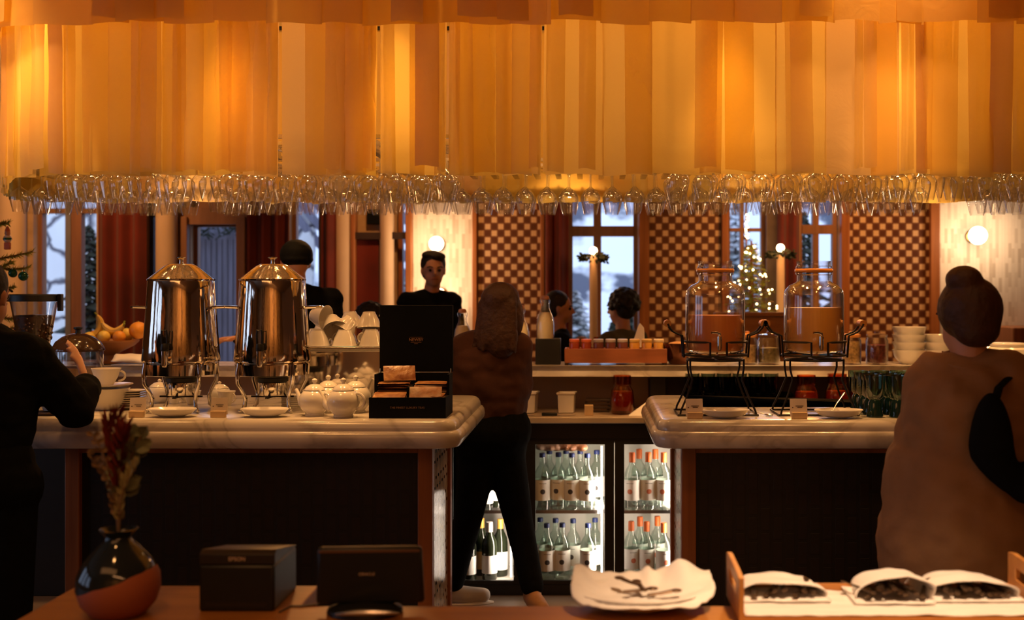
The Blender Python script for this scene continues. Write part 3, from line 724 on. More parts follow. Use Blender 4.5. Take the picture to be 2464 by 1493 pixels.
# creamers under and between the urns
def make_pot(label, loc, s=1):
    t = thing('sugar_bowl', label, 'sugar bowl', loc, R.random()*6)
    MB().lathe([(.02*s, 0), (.022*s, .004), (.036*s, .02*s), (.040*s, .035*s), (.034*s, .05*s), (.030*s, .053*s)], 22).build('body', M['china'], t)
    MB().lathe([(.032*s, .0535*s), (.030*s, .056*s), (.018*s, .065*s), (.005*s, .068*s), (.007*s, .074*s), (.001, .078*s)], 20).build('lid', M['china'], t)
    return t
make_pot('white lidded sugar bowl under the left urn', L(384, 4.74), 1.25)
make_pot('white lidded pot right of the left urn, behind the card', L(528, 4.72), 1.15)
make_pot('low white lidded pot behind the burner of the left urn', L(410, 4.84), .9)
for i, (px, d, rz) in enumerate(((418, 4.70, 2.6), (448, 4.76, .4), (462, 4.66, 3.4), (545, 4.64, -.4))):
    make_cup('milk_jug', ('white handled jug beneath the left urn, handle to the left', 'white cup beneath the left urn behind the burner', 'white cup beneath the left urn beside its right leg', 'small white jug near the left leg of the right urn')[i], L(px, d), .036, .056).rotation_euler = (0, 0, rz)
n_ = MB()
for k in range(6): n_.cbox((0.001*(k % 2), 0, .004+.0075*k), .085, .085, .006)
o = n_.build('napkin_stack', M['linen'], bev=.001); o.location = L(709, 4.62); tag(o, 'square stack of white paper napkins behind the right urn', 'napkins')
# knife handle by the urn
# teapots
make_teapot('front teapot nearest the tea box, knob lid, spout turned away', L(826, 4.19), 2.9, 1.02)
make_teapot('front left white teapot beside the leg of the right urn', L(757, 4.24), 2.6, .98)
make_teapot('rear left white teapot half hidden by two others', L(790, 4.37), 1.0, 1.0)
make_teapot('rear right white teapot with spout raised towards the tea box', L(856, 4.36), .3, 1.0)
make_teapot('white teapot furthest back against the mirrored machine', L(812, 4.54), .5, .95)
# espresso machine body with a cup-warming deck
t = thing('espresso_machine', 'mirror polished coffee machine with cups piled on its top', 'coffee machine', L(860, 4.70))
MB().box(-.34, .20, .02, .36, .02, .215).build('body', M['chrome'], t, bev=.006)
MB().box(-.345, .205, .005, .37, .2155, .230).build('cup_deck', M['steel'], t, bev=.003)
for a in (-.30, .16):
    for c in (.05, .32): MB().lathe([(.018, 0), (.015, .0195)], 12, c=(a, c, 0)).build('foot', M['black'], t)
DZ = CT+.2305
cups = [(764, 4.77, 0, PI, 1.5), (829, 4.77, 0, PI, 2.6), (894, 4.78, 0, PI, 2.8), (760, 4.89, 0, PI, .4), (824, 4.89, 0, PI, 2.2), (888, 4.90, 0, PI, .2), (772, 5.01, 0, PI, 1), (832, 5.01, 0, PI, 2), (890, 5.01, 0, PI, 0),
        (752, 4.82, .075, PI/2+.15, 1.2), (798, 4.83, .062, 2.35, .5), (845, 4.84, .060, 2.5, -.9), (888, 4.87, .066, PI-.12, .3), (786, 4.96, .066, PI, 2.1), (842, 4.96, .066, PI-.1, 1.1)]
lab = ['upturned cup at the front left of the pile, beside the urn', 'upturned cup at the front middle of the pile', 'upturned cup at the front right, by the tea box', 'upturned cup in the second row, left', 'upturned cup in the second row, middle', 'upturned cup in the second row, right', 'upturned cup at the back left of the pile', 'upturned cup in the middle of the back row', 'upturned cup at the back right of the pile',
       'cup lying on top at the left end, base towards us', 'cup leaning askew on top, left of centre', 'cup leaning askew on top, right of centre', 'upturned cup on top at the right, its foot showing', 'upturned cup on top at the back left', 'upturned cup on top at the back right']
c0 = None
for (px, d, dz, rx, rz), lb in zip(cups, lab):
    if c0 is None: c0 = make_cup('coffee_cup', 'x', (0,0,0), .052, .066, 'white cups piled on the coffee machine'); o = c0
    else: o = dup(c0)
    h = .067 if abs(rx-PI) < .3 else .046
    o.location = L(px, d, DZ+h+dz+ (.004 if abs(rx-PI) > .05 else 0)); o.rotation_euler = (rx, 0, rz); o['label'] = 'white '+lb
o = MB().lathe([(.05, 0), (.055, .003), (.09, .012), (.092, .014), (.05, .005), (.001, .005)], 32, sx=1.2).build('saucer_dish', M['china']); o.location = L(846, 5.0, DZ+.12)
o.location = L(846, 5.13, DZ+.090); tag(o, 'wide white dish resting upside on the back cups of the pile', 'dish')
# tea box
t = thing('tea_box', 'open black tea chest with sachets and an upright lid', 'tea box', (X(980, 4.15), 4.15, CT))
g = MB(); g.box(-.137, .137, 0, .008, 0, .074).box(-.137, -.129, .009, .20, 0, .074).box(.129, .137, .009, .20, 0, .074).box(-.129, .129, .009, .20, 0, .006).box(-.137, .137, .201, .209, 0, .15)
tr = g.build('tray', M['blackmat'], t)
for a in (-.137, .129): MB().box(a, a+.008, .105, .20, .0745, .15).build('raised_side', M['blackmat'], t)
MB().box(-.004, .004, .01, .2, .0065, .11).build('divider', M['blackmat'], t)
ld = MB().box(-.137, .137, .210, .235, .152, .402).build('lid', M['blackmat'], t, bev=.002)
for a in (-.132, .132): MB().tube([(a, .195, .12), (a, .203, .165)], .003, 6).build('hinge_stay', M['brass'], t)
def text(s, size, name, m, parent, loc, ext=.0003):
    c = bpy.data.curves.new(name, 'FONT'); c.body = s; c.size = size; c.extrude = ext; c.align_x = 'CENTER'; c.align_y = 'CENTER'
    o = bpy.data.objects.new('tmp', c); COL.objects.link(o)
    bpy.context.view_layer.update()
    me = bpy.data.meshes.new_from_object(o.evaluated_get(bpy.context.evaluated_depsgraph_get())); bpy.data.objects.remove(o)
    me.materials.clear(); me.materials.append(m); me.name = name
    o = bpy.data.objects.new(name, me); COL.objects.link(o); o.parent = parent; o.location = loc; o.rotation_euler = (PI/2, 0, 0)
    return o
nb = text('NEWBY', .0155, 'lettering', M['gold'], ld, (0, .2094, .272))
MB().box(-.024, .024, .2088, .2095, .2815, .2823).box(-.020, .020, .2088, .2095, .2625, .2633).box(-.007, .007, .2088, .2095, .2570, .2577).build('printed_lines', M['gold'], ld)
text('THE FINEST LUXURY TEAS', .0105, 'lettering', mat('dull_print', (.30, .17, .09), .6), tr, (0, -.0004, .038))
# sachets
foil = [mat('sachet_brown', (.22, .08, .03), .35, col2=(.45, .24, .10), scale=25, bump=.5, bscale=30), mat('sachet_gold', (.50, .24, .08), .35, col2=(.20, .08, .03), scale=20, bump=.4, bscale=30), mat('sachet_pale', (.60, .46, .33), .4, col2=(.45, .20, .08), scale=16, bump=.4, bscale=30)]
def sachet(i, x, y, z, rx, rz, m, lb, grp='tea sachets in the black chest'):
    g = MB(); w_, h_ = .116, .062
    g.sheet(lambda u, v: ((u-.5)*w_, (v-.5)*h_, .0035*math.sin(PI*u)**.5*math.sin(PI*v)**.5+.001+.0012*noise.noise(Vector((u*7, v*5, i)))), 12, 6)
    g.sheet(lambda u, v: ((u-.5)*w_, (v-.5)*h_, -.0035*math.sin(PI*u)**.5*math.sin(PI*v)**.5-.001), 12, 6)
    o = g.build('tea_sachet', foil[m]); o.location = Vector(t.location)+Vector((x, y, z)); o.rotation_euler = (rx, 0, rz)
    return tag(o, lb, 'sachet', grp)
i = 0
for col_, cx in ((0, -.067), (1, .067)):
    for row, cy in ((0, .055), (1, .145)):
        for k in range(9 if row == 0 else 11):
            i += 1
            sachet(i, cx+R.uniform(-.003, .003), cy-.012+R.uniform(-.004, .004), .012+.0085*k+(0 if row == 0 else .02), R.uniform(-.13, .13)+.12, R.uniform(-.10, .10), R.choice((0, 0, 1) if col_ == 0 else (0, 1, 2)),
                   ('foil tea sachet stacked in the %s %s compartment of the chest' % (('front', 'back')[row], ('left', 'right')[col_])))
sachet(90, .062, .018, .082, 1.15, .05, 2, 'pale patterned tea sachet leaning upright in the front right compartment', None)
sachet(91, -.05, .135, .152, 1.0, .25, 0, 'brown tea sachet sticking up above all the others', None)
# glass drum with domed lid
t = thing('glass_canister', 'wide glass canister with dark domed lid behind the woman in black', 'canister', L(188, 4.95))
MB().olathe([(.001, .002), (.098, .002), (.1, .01), (.1, .200), (.097, .200), (.097, .012), (.001, .008)], 36).build('jar', M['glass'], t)
MB().lathe([(.001, .013), (.094, .013), (.094, .13), (.001, .135)], 30).build('contents', mat('pale_filling', (.42, .25, .14), .7, scale=12), t)
ld = MB().lathe([(.106, .201), (.107, .208), (.104, .215), (.09, .24), (.062, .262), (.03, .273), (.001, .276)], 36).build('lid', mat('smoked_lid', (.05, .025, .015), .12), t)
MB().lathe([(.012, .274), (.010, .29), (.018, .294), (.018, .302), (.001, .304)], 16).build('lid_knob', M['black'], ld)
# coffee grinder
t = thing('coffee_grinder', 'coffee grinder whose clear hopper holds dark beans', 'grinder', L(82, 4.98))
MB().box(-.08, .08, -.1, .1, 0, .20).build('body', M['black'], t, bev=.01)
MB().olathe([(.06, .201), (.066, .25), (.092, .40), (.095, .41), (.092, .41), (.063, .25), (.057, .205)], 32).build('hopper', M['glass'], t)
g = MB(); g.lathe([(.001, .203), (.055, .203), (.062, .25), (.081, .345), (.070, .352), (.001, .356)], 28)
for k in range(110):
    a = R.random()*2*PI; q = R.random(); zz = .21+.135*q; r = .057+.026*q
    g.ball((r*math.cos(a), r*math.sin(a), zz), (.007, .005, .006), 6, 4)
g.build('coffee_beans', mat('coffee_beans', (.035, .014, .006), .3, col2=(.09, .035, .012), scale=40), t)
MB().lathe([(.101, .411), (.101, .438), (.096, .442), (.001, .443)], 32).build('lid', M['black'], t)
MB().box(.103, .122, -.012, .012, .37, .443).build('lid_clip', M['black'], t, bev=.003)
# ================================================================ things on the right counter
def make_dispenser(px, label, labst, lz, c):
    t = thing('drink_dispenser', label, 'drink dispenser', (X(px, 4.32), 4.32, CT+.2235))
    MB().olathe([(.001, .003), (.095, .003), (.108, .012), (.110, .03), (.110, .215), (.106, .235), (.090, .252), (.068, .262), (.062, .268), (.062, .290), (.068, .293), (.068, .300), (.062, .303), (.062, .312), (.067, .315), (.067, .322), (.062, .325), (.062, .338), (.064, .342), (.059, .342), (.057, .335), (.057, .270), (.062, .262), (.086, .247), (.102, .231), (.105, .215), (.105, .03), (.1, .016), (.001, .009)], 48).build('jar', M['jarglass'], t)
    MB().lathe([(.001, .0095), (.098, .0125), (.1035, .03), (.1035, lz), (.001, lz+.001)], 44).build('juice', c, t)
    MB().olathe([(.0685, .3005), (.0705, .303), (.0705, .311), (.0685, .3135), (.0655, .312), (.0655, .302), (.0685, .3005)], 40).build('neck_ring', M['amberring'], t)
    tp = MB(); tp.tube([(0, -.111, .045), (0, -.142, .045)], .009, 12).tube([(0, -.142, .068), (0, -.142, .035), (0, -.146, .018)], [.009, .010, .006], 12).tube([(0, -.142, .069), (0, -.142, .078), (-.012, -.148, .082), (-.030, -.156, .082)], [.007, .006, .005, .004], 10)
    tp.build('tap', M['chrome'], t)
    # wire stand
    s = thing('wire_stand', labst, 'stand', (X(px, 4.32), 4.32, CT)); g = MB(); w_ = .004; r = .117
    def ring(z, a0, a1, rr=r, n=30): return [(rr*math.cos(a0+(a1-a0)*k/n), rr*math.sin(a0+(a1-a0)*k/n), z) for k in range(n+1)]
    g.tube(ring(.2185, 0, 2*PI, n=40)[:-1], w_, 6, closed=True).tube(ring(.200, 0, 2*PI, .105, n=40)[:-1], w_, 6, closed=True)
    g.tube([(-.105, 0, .2), (.105, 0, .2)], w_, 6).tube([(0, -.105, .2), (0, .105, .2)], w_, 6)
    a = .26
    g.tube([(-r*math.sin(a), -r*math.cos(a), .2185)]+ring(.268, -PI/2-a, -PI/2-2*PI+a, n=40)+[(r*math.sin(a), -r*math.cos(a), .2185)], w_, 6)
    g.build('cradle', M['iron'], s)
    for sx in (-1, 1):
        hp = [(sx*.118, 0, .21), (sx*.122, 0, .268), (sx*.124, 0, .29), (sx*.142, 0, .297), (sx*.158, 0, .305), (sx*.172, 0, .322), (sx*.178, 0, .334)]
        for o_ in (-.030, .030):
            MB().tube([(p[0], p[1]+o_, p[2]) for p in hp], w_, 6).build('handle_wire', M['iron'], s)
        MB().tube([(sx*.178, -.030, .335), (sx*.178, .030, .335)], .0135, 12).build('wooden_grip', M['oak'], s)
        for sy in (-1, 1):
            for q in (0,):
                MB().tube([(sx*(.098-q*.6), sy*(.060+q), .205), (sx*(.098-q*.6), sy*(.060+q), .17), (sx*(.090-q*.5), sy*(.07+q), .13), (sx*(.112-q*.5), sy*(.085+q*.3), .07), (sx*(.135-q), sy*(.098), .02), (sx*(.138-q), sy*.1, .004)], w_, 6).build('leg', M['iron'], s)
    MB().tube([(-.145, -.102, .0045), (.145, -.102, .0045), (.145, .102, .0045), (-.145, .102, .0045)], w_, 6, closed=True).build('base_wire', M['iron'], s)
    return t
M['amberring'] = mat('amber_ring', (.75, .30, .06), .2)
make_dispenser(1721, 'glass juice jar on the left filled halfway with reddish brown juice', 'black wire stand with wooden grips under the reddish juice', .142, liquid('brown_juice', (.90, .42, .11), (.9, .45, .15), .08))
make_dispenser(1958, 'glass juice jar on the right filled with orange juice', 'black wire stand with wooden grips under the orange juice', .170, liquid('orange_juice', (1.0, .68, .16), (.95, .62, .18), .08))
make_sign('small cream card sign below the reddish juice jar', L(1671, 4.145), .02)
make_sign('small cream card sign below the orange juice jar', L(1922, 4.145), .02)
make_dish('shallow white oval dish below the reddish juice jar', L(1745, 4.16))
make_dish('shallow white oval dish with a spoon below the orange juice jar', L(2018, 4.16))
def make_spoon(label, loc, rot, m='steel', s=1):
    t = thing('spoon', label, 'spoon', loc); t.rotation_euler = rot; t.scale = (s, s, s)
    MB().ball((0, 0, 0), (.012, .018, .004), 12, 6).build('bowl', M[m], t)
    MB().tube([(0, .017, .001), (0, .05, .004), (0, .12, 0)], [.0022, .0025, .004], 8, flat=.5).build('handle', M[m], t)
    return t
make_spoon('metal spoon propped in the dish below the orange juice jar', L(2000, 4.16, CT+.017), (.6, 0, -.7))
make_spoon('metal spoon lying behind the dish below the reddish juice jar', L(1850, 4.22, CT+.006), (0.03, 0, .9))
# green goblets
t0 = thing('green_goblet', 'x', 'glass', (0,0,0), 0, 'green goblets on the right counter')
MB().olathe([(.019, .062), (.030, .072), (.036, .10), (.039, .150), (.0375, .150), (.034, .10), (.027, .074), (.001, .068)], 18).build('bowl', M['greenglass'], t0)
MB().lathe([(.029, 0), (.030, .006), (.026, .02), (.024, .05), (.018, .0615), (.001, .0617)], 14).build('base', mat('dark_green_glass', (.010, .035, .030), .08), t0)
gi = 0
for r in range(4):
    for k in range(5):
        px = 2107+k*52*(1-.02*r)+R.uniform(-3, 3); d = 4.20+.088*r
        o = t0 if gi == 0 else dup(t0); gi += 1
        o.location = L(px-(14*r), d); o.rotation_euler = (0, 0, R.random()*6)
        o['label'] = 'green ribbed goblet in the %s row of the cluster beside the orange juice' % ('front', 'second', 'third', 'back')[r]
# plate stack on the right and bowls on it
pm = MB().lathe([(.075, 0), (.08, .003), (.118, .009), (.135, .013), (.135, .0155), (.118, .012), (.08, .006), (.001, .006)], 40).build('dinner_plate', M['china'])
PX, PD = 2442, 4.36
for i in range(26):
    o = pm if i == 0 else pm.copy()
    if i: COL.objects.link(o)
    o.location = (X(PX, PD)+R.uniform(-.002, .002), PD+R.uniform(-.002, .002), CT+.0076*i); o.rotation_euler = (0, 0, R.random()*6)
    tag(o, 'white dinner plate in the tall stack behind the person in beige' if i < 25 else 'topmost dinner plate of the tall stack, carrying the white tureen', 'plate', 'dinner plates in the tall stack')
t = thing('tureen', 'round white lidded tureen on top of the tall plate stack', 'tureen', (X(2425, PD), PD, CT+.0076*25+.0158))
MB().lathe([(.05, 0), (.055, .004), (.078, .02), (.082, .032), (.074, .040)], 32).build('bowl', M['china'], t)
MB().lathe([(.062, .0405), (.064, .046), (.062, .052), (.058, .056), (.001, .058)], 32).build('lid', M['china'], t)
t = thing('preserve_jar', 'glass jar with screw thread neck, left of the plate stack', 'jar', L(2288, 4.45))
MB().olathe([(.001, .002), (.045, .002), (.048, .01), (.048, .17), (.036, .19), (.034, .195), (.034, .225), (.032, .225), (.032, .195), (.045, .168), (.045, .01), (.001, .006)], 28).build('jar', M['glass'], t)
MB().olathe([(.0355, .200), (.037, .203), (.0355, .206), (.037, .212), (.0355, .215), (.0355, .200)], 24).build('thread', M['steel'], t)
# ================================================================ back bar, shelf and coolers
WZ = .887
def wdz(px, d, z=WZ): return (X(px, d), d, z)
XW0, XW1 = -3.4, X(2240, 5.93)
tag(MB().box(XW0, 1.70, 5.70, 6.16, .857, WZ).build('worktop', mat('worktop_stone', (.50, .40, .30), .4, scale=3), bev=.004), 'long low worktop behind the passage, over the bottle coolers', 'worktop')
SH = 1.125
sl = MB(); pr = [(0, -.027), (-.010, -.051), (-.022, -.055), (.37, -.055), (.37, 0), (-.022, 0), (-.010, -.004)]
sl.prism([(y, z) for y, z in pr][::-1], XW0, XW1); sl.v = [(z, 5.95+x, SH+y) for x, y, z in sl.v]
tag(sl.build('raised_shelf', M['marble'], bev=.004), 'raised white marble shelf behind the passage, carrying bottle, tray and jars', 'shelf')
M['bsplash'] = mat('splash_panel', (.40, .26, .15), .6, var=.04)
tag(MB().box(XW0, X(1560, 6.16), 6.162, 6.19, .0, SH-.056).build('splashback', M['bsplash']), 'plain brown panel between worktop and marble shelf', 'panel')
tag(MB().box(X(1602, 6.16), 1.70, 6.162, 6.19, 0, SH-.056).build('splashback', M['darkwood']), 'dark panel behind the glasses under the marble shelf', 'panel')
tag(MB().box(X(1562, 6.1), X(1600, 6.1), 6.02, 6.19, WZ+.001, SH-.056).build('shelf_bracket', M['black'], bev=.003), 'black upright under the marble shelf right of the wooden tray', 'bracket')
tag(MB().box(XW0, X(1092, 5.76), 5.74, 6.15, 0, .856).build('shade_box', M['black'], bev=.004), 'added black box making the dark under the long worktop, left of the coolers', 'cabinet')  # black box added to stand for the dark background here
# coolers
def cooler(x0, x1, bays, label, leds):
    d0, d1 = 5.755, 6.15
    t = thing('bottle_cooler', label, 'fridge', ((x0+x1)/2, d0, 0)); ox = (x0+x1)/2
    def B(a, b, c, d, e, f, nm, m, par=t, **k): return MB().box(a-ox, b-ox, c-d0, d-d0, e, f).build(nm, m, par, **k)
    g = MB()
    g.box(x0-ox, x1-ox, .02, .395, .76, .855).box(x0-ox, x1-ox, .02, .395, .0, .05).box(x0-ox, x0-ox+.012, .02, .395, .05, .76).box(x1-ox-.012, x1-ox, .02, .395, .05, .76)
    g.build('cabinet', M['black'], t)
    B(x0, x1, d0, d0+.018, .775, .855, 'header', M['black']); B(x0, x1, d0, d0+.018, .0, .052, 'kick_plate', M['black'])
    lin = M['lining']
    g = MB(); g.box(x0-ox+.013, x1-ox-.013, .385, .394, .052, .758).box(x0-ox+.013, x1-ox-.013, .025, .384, .0505, .056).box(x0-ox+.013, x1-ox-.013, .025, .384, .752, .759)
    g.build('lining', lin, t)
    for a, b in bays:
        s = MB(); s.box(a-ox, b-ox, .05, .055, .396, .412).box(a-ox, b-ox, .375, .380, .396, .406)
        for k in range(14): s.box(a-ox, b-ox, .058+.023*k, .061+.023*k, .404, .408)
        s.build('wire_shelf', M['steel'], t)
    prev = x0
    ed = [x0]+[v for ab in bays for v in ab]+[x1]
    for i, (a, b) in enumerate(bays):
        fa = (ed[2*i]+a)/2 if i else x0; fb = (b+ed[2*i+3])/2 if i < len(bays)-1 else x1
        f = MB(); f.box(fa-ox+.002, a-ox, 0, .018, .054, .773).box(b-ox, fb-ox-.002, 0, .018, .054, .773).box(a-ox, b-ox, 0, .018, .748, .773).box(a-ox, b-ox, 0, .018, .054, .073)
        dr = f.build('door', M['black'], t)
        B(a, b, d0+.006, d0+.010, .073, .748, 'pane', M['pane'], dr)
    for x, a in leds:
        B(x-.004, x+.004, d0+.026, d0+.034, .085, .735, 'light_tube', M['led'])
        q = lamp('cooler_light', 'AREA', (x+a*.012, d0+.05, .41), 3.4, col=(1, .80, .60), size=.02, sy=.62)
        q.rotation_euler = Vector((a, .9, 0)).to_track_quat('-Z', 'Y').to_euler()
    return t
M['lining'] = mat('pale_lining', (.55, .52, .46), .6, var=.03)
DB = 5.76
cooler(X(1095, DB), X(1262, DB), [(X(1112, DB), X(1236, DB))], 'black glass fronted wine cooler behind the walking person', [(X(1229, DB), -1)])
cooler(X(1263, DB), X(1660, DB), [(X(1288, DB), X(1455, DB)), (X(1502, DB), X(1640, DB))], 'black double door cooler full of water bottles', [(X(1448, DB), -1), (X(1634, DB), -1)])
# bottles
def bottle(label, loc, cap, disc, group, contents=False):
    t = thing('water_bottle', label, 'bottle', loc, 0, group)
    MB().olathe([(.001, .003), (.036, .003), (.040, .010), (.040, .165), (.037, .185), (.027, .208), (.017, .222), (.014, .236), (.014, .262), (.001, .262)], 22).build('glass_body', M['bottleglass'], t)
    MB().lathe([(.0155, .238), (.0155, .284), (.013, .287), (.001, .287)] if cap is M['orangecap'] else [(.0150, .2625), (.0150, .281), (.013, .284), (.001, .284)], 16).build('cap', cap, t)
    lb = MB().olathe([(.0408, .050), (.0408, .152)], 28).build('paper_label', M['labelpaper'], t)
    g = MB()
    n = 16; g.sheet(lambda u, v: (.0413*math.sin((u-.5)*.62*math.sqrt(max(0, 1-(2*v-1)**2))), -.0413*math.cos((u-.5)*.62*math.sqrt(max(0, 1-(2*v-1)**2))), .082+.026*v), 8, 12)
    g.build('printed_disc', disc, lb)
    g = MB(); g.sheet(lambda u, v: (.0412*math.sin((u-.5)*.9), -.0412*math.cos((u-.5)*.9), .134+.003*v), 6, 1); g.build('printed_line', M['greyprint'], lb)
    return t
M['bottleglass'] = thinglass('bottle_glass', (.86, .93, .90), 1.5, 1.0, base=.06)
M['labelpaper'] = mat('label_paper', (.82, .78, .72), .8, var=.02)
M['orangecap'] = mat('orange_cap', (.75, .16, .03), .4); M['bluecap'] = mat('blue_cap', (.015, .03, .13), .4)
M['darkdisc'] = mat('dark_disc', (.07, .06, .06), .6); M['reddisc'] = mat('red_disc', (.70, .20, .10), .6); M['greyprint'] = mat('grey_print', (.35, .32, .3), .7)
bl = []
def putb(px, d, z, k, lb):
    key = k
    if key not in PB:
        PB[key] = bottle(lb, (X(px, d), d, z), M['bluecap' if k == 'b' else 'orangecap'], M['darkdisc' if k == 'b' else 'reddisc'], 'blue capped water bottles in the cooler' if k == 'b' else 'orange capped water bottles in the cooler'); o = PB[key]
    else: o = dup(PB[key], (X(px, d), d, z), 0, lb)
    o.rotation_euler = (0, 0, R.uniform(-.35, .35))
PB = {}
posn = ('leftmost', 'second from the left', 'third from the left', 'fourth from the left', 'rightmost')
for i, (px, d) in enumerate(((1305, 5.85), (1344, 5.87), (1376, 5.85), (1413, 5.84))): putb(px, d, .408, 'b', 'blue capped water bottle, %s front row, middle cooler upper shelf' % posn[i])
for i, (px, d) in enumerate(((1322, 5.97), (1362, 5.98), (1396, 5.97), (1436, 5.96))): putb(px, d, .408, 'b', 'blue capped water bottle, %s back row, middle cooler upper shelf' % posn[i])
for i, (px, d) in enumerate(((1316, 5.84), (1353, 5.85), (1415, 5.84))): putb(px, d, .0565, 'b', 'blue capped water bottle, %s front row, middle cooler floor' % posn[i])
for i, (px, d) in enumerate(((1300, 5.99), (1337, 5.97), (1379, 5.96), (1432, 5.98))): putb(px, d, .0565, 'b', 'blue capped water bottle, %s back row, middle cooler floor' % posn[i])
for i, (px, d) in enumerate(((1521, 5.85), (1560, 5.86), (1597, 5.85))): putb(px, d, .408, 'o', 'orange capped water bottle, %s front row, right cooler upper shelf' % posn[i])
for i, (px, d) in enumerate(((1538, 5.98), (1577, 5.97))): putb(px, d, .408, 'o', 'orange capped water bottle, %s back row, right cooler upper shelf' % posn[i])
for i, (px, d) in enumerate(((1519, 5.88), (1556, 5.87), (1597, 5.84))): putb(px, d, .0565, 'o', 'orange capped water bottle, %s front row, right cooler floor' % posn[i])
for i, (px, d) in enumerate(((1540, 6.0), (1582, 6.01))): putb(px, d, .0565, 'o', 'orange capped water bottle, %s back row, right cooler floor' % posn[i])
# wine bottles
def wine(label, loc, foil, lab, glassm):
    t = thing('wine_bottle', label, 'bottle', loc)
    MB().lathe([(.034, 0), (.038, .006), (.038, .17), (.034, .195), (.020, .225), (.0145, .245), (.0145, .282), (.001, .282)], 22).build('glass_body', glassm, t)
    MB().lathe([(.0160, .238), (.0160, .288), (.001, .289)], 16).build('foil', foil, t)
    MB().olathe([(.0388, .035), (.0388, .125)], 26).build('paper_label', lab, t)
    return t
M['winedark'] = mat('dark_wine_glass', (.012, .016, .008), .06, var=.02); M['goldfoil'] = mat('yellow_foil', (.75, .42, .08), .35, .3); M['whitefoil'] = mat('pale_foil', (.7, .66, .6), .4)
M['yellowlabel'] = mat('yellow_label', (.62, .36, .10), .7)
wine('dark wine bottle, far left on the left cooler floor, beside the trouser leg', (X(1128, 5.83), 5.83, .0565), M['whitefoil'], M['labelpaper'], M['winedark'])
wine('wine bottle with yellow label on the left cooler floor, behind two others', (X(1158, 5.95), 5.95, .0565), M['goldfoil'], M['yellowlabel'], M['winedark'])
wine('wine bottle with large white label in the centre of the left cooler floor', (X(1178, 5.85), 5.85, .0565), M['whitefoil'], M['labelpaper'], M['winedark'])
wine('wine bottle with yellow foil, right on the left cooler floor', (X(1204, 5.93), 5.93, .0565), M['goldfoil'], M['labelpaper'], M['winedark'])
wine('bottle with white label standing on the upper shelf of the left cooler', (X(1168, 5.84), 5.84, .408), M['whitefoil'], M['labelpaper'], M['bottleglass'])
wine('bottle at the right on the upper shelf of the left cooler', (X(1196, 5.93), 5.93, .408), M['whitefoil'], M['labelpaper'], M['winedark'])
# wrapped bread on the bottles
g = MB()
for k in range(9): g.ball((-.10+.026*k, .01*math.sin(k*2), .022+.005*math.sin(k*3)), (.030, .05, .020+.006*(k % 2)), 12, 8)
o = g.build('wrapped_bread', mat('bread_crust', (.40, .14, .05), .3, col2=(.60, .40, .28), scale=14, bump=.5)); o.location = (X(1350, 5.92), 5.90, .408+.288)
q = o.modifiers.new('r', 'REMESH'); q.mode = 'VOXEL'; q.voxel_size = .006
tag(o, 'brown loaf in clear film lying on top of the blue capped bottles', 'bread')
# worktop things
def tub(px, w_, h_, label):
    g = MB(); k = w_
    g.olathe([(.001, .002), (.40*k, .002), (.44*k, h_*.9), (.5*k, h_*.92), (.5*k, h_), (.42*k, h_), (.37*k, .008), (.001, .007)], 4, sy=.8)
    o = g.build('food_tub', M['china'], smooth=False, bev=.004); o.location = wdz(px, 5.92); o.rotation_euler = (0, 0, 0)
    o.data.transform(Matrix.Rotation(PI/4, 4, 'Z')); o.data.transform(Matrix.Scale(1.25, 4))
    return tag(o, label, 'container')
tub(1266, .155, .085, 'white plastic tub on the worktop nearest the walking person')
tub(1364, .120, .085, 'smaller white plastic tub on the worktop, second from the passage')
def knife(px, d, ln, label, rz):
    t = thing('kitchen_knife', label, 'knife', wdz(px, d), rz)
    MB().box(-ln*.5, -ln*.05, -.009, .009, .001, .016).build('handle', M['black'], t, bev=.003)
    MB().prism([(-ln*.05, -.012), (ln*.4, -.012), (ln*.5, .004), (-ln*.05, .012)], .004, .006).build('blade', M['steel'], t)
knife(1265, 5.76, .09, 'short black handled knife lying before the wider white tub', .1)
knife(1345, 5.77, .17, 'longer black handled knife lying before the smaller white tub', -.05)
o = MB().box(-.022, .022, -.02, .02, 0, .052).build('wooden_block', M['cardb'], bev=.003); o.location = wdz(1417, 5.80); tag(o, 'small wooden block beside the stacked dark boards', 'block')
for k in range(4):
    o = MB().box(-.062, .062, -.05, .05, 0, .012).build('slate_board', mat('slate_board', (.05, .03, .02), .35) if k == 0 else bpy.data.materials['slate_board'], bev=.002)
    o.location = wdz(1437+(k % 2)*2, 5.98, WZ+.018*k+.0005); tag(o, 'dark board in the small stack beside the amber jar, %s' % ('lowest', 'second', 'third', 'topmost')[k], 'board', 'stacked dark boards')
    if k < 3:
        q = MB().box(-.05, .05, -.04, .04, 0, .005).build('spacer', M['cardb'], o); q.location = (0, 0, .0122)
def jug(name, px, d, z, label, s=1.0, m='amberglass', rz=0):
    t = thing(name, label, 'jar', (X(px, d), d, z), rz); t.scale = (s, s, s)
    MB().olathe([(.001, .003), (.052, .003), (.060, .02), (.062, .07), (.055, .12), (.044, .138), (.042, .146), (.046, .150), (.046, .195), (.044, .195), (.040, .146), (.053, .118), (.058, .07), (.056, .02), (.001, .008)], 30).build('jar', M[m], t)
    MB().lathe([(.001, .009), (.055, .02), (.057, .07), (.051, .115), (.001, .117)], 26).build('contents', M['amberfill'], t)
    return t
M['amberfill'] = liquid('amber_contents', (.50, .21, .06), (.85, .42, .14), .25)
jug('amber_jar', 1497, 5.86, WZ, 'amber glass jar standing on the worktop right of the dark boards', 1.0)
jug('amber_jug', 1940, 5.80, WZ, 'amber glass jug under the shelf, below the orange juice jar', 1.03)
jug('amber_jug', 2014, 5.82, WZ, 'amber glass jug under the shelf, right of its twin', 1.05)
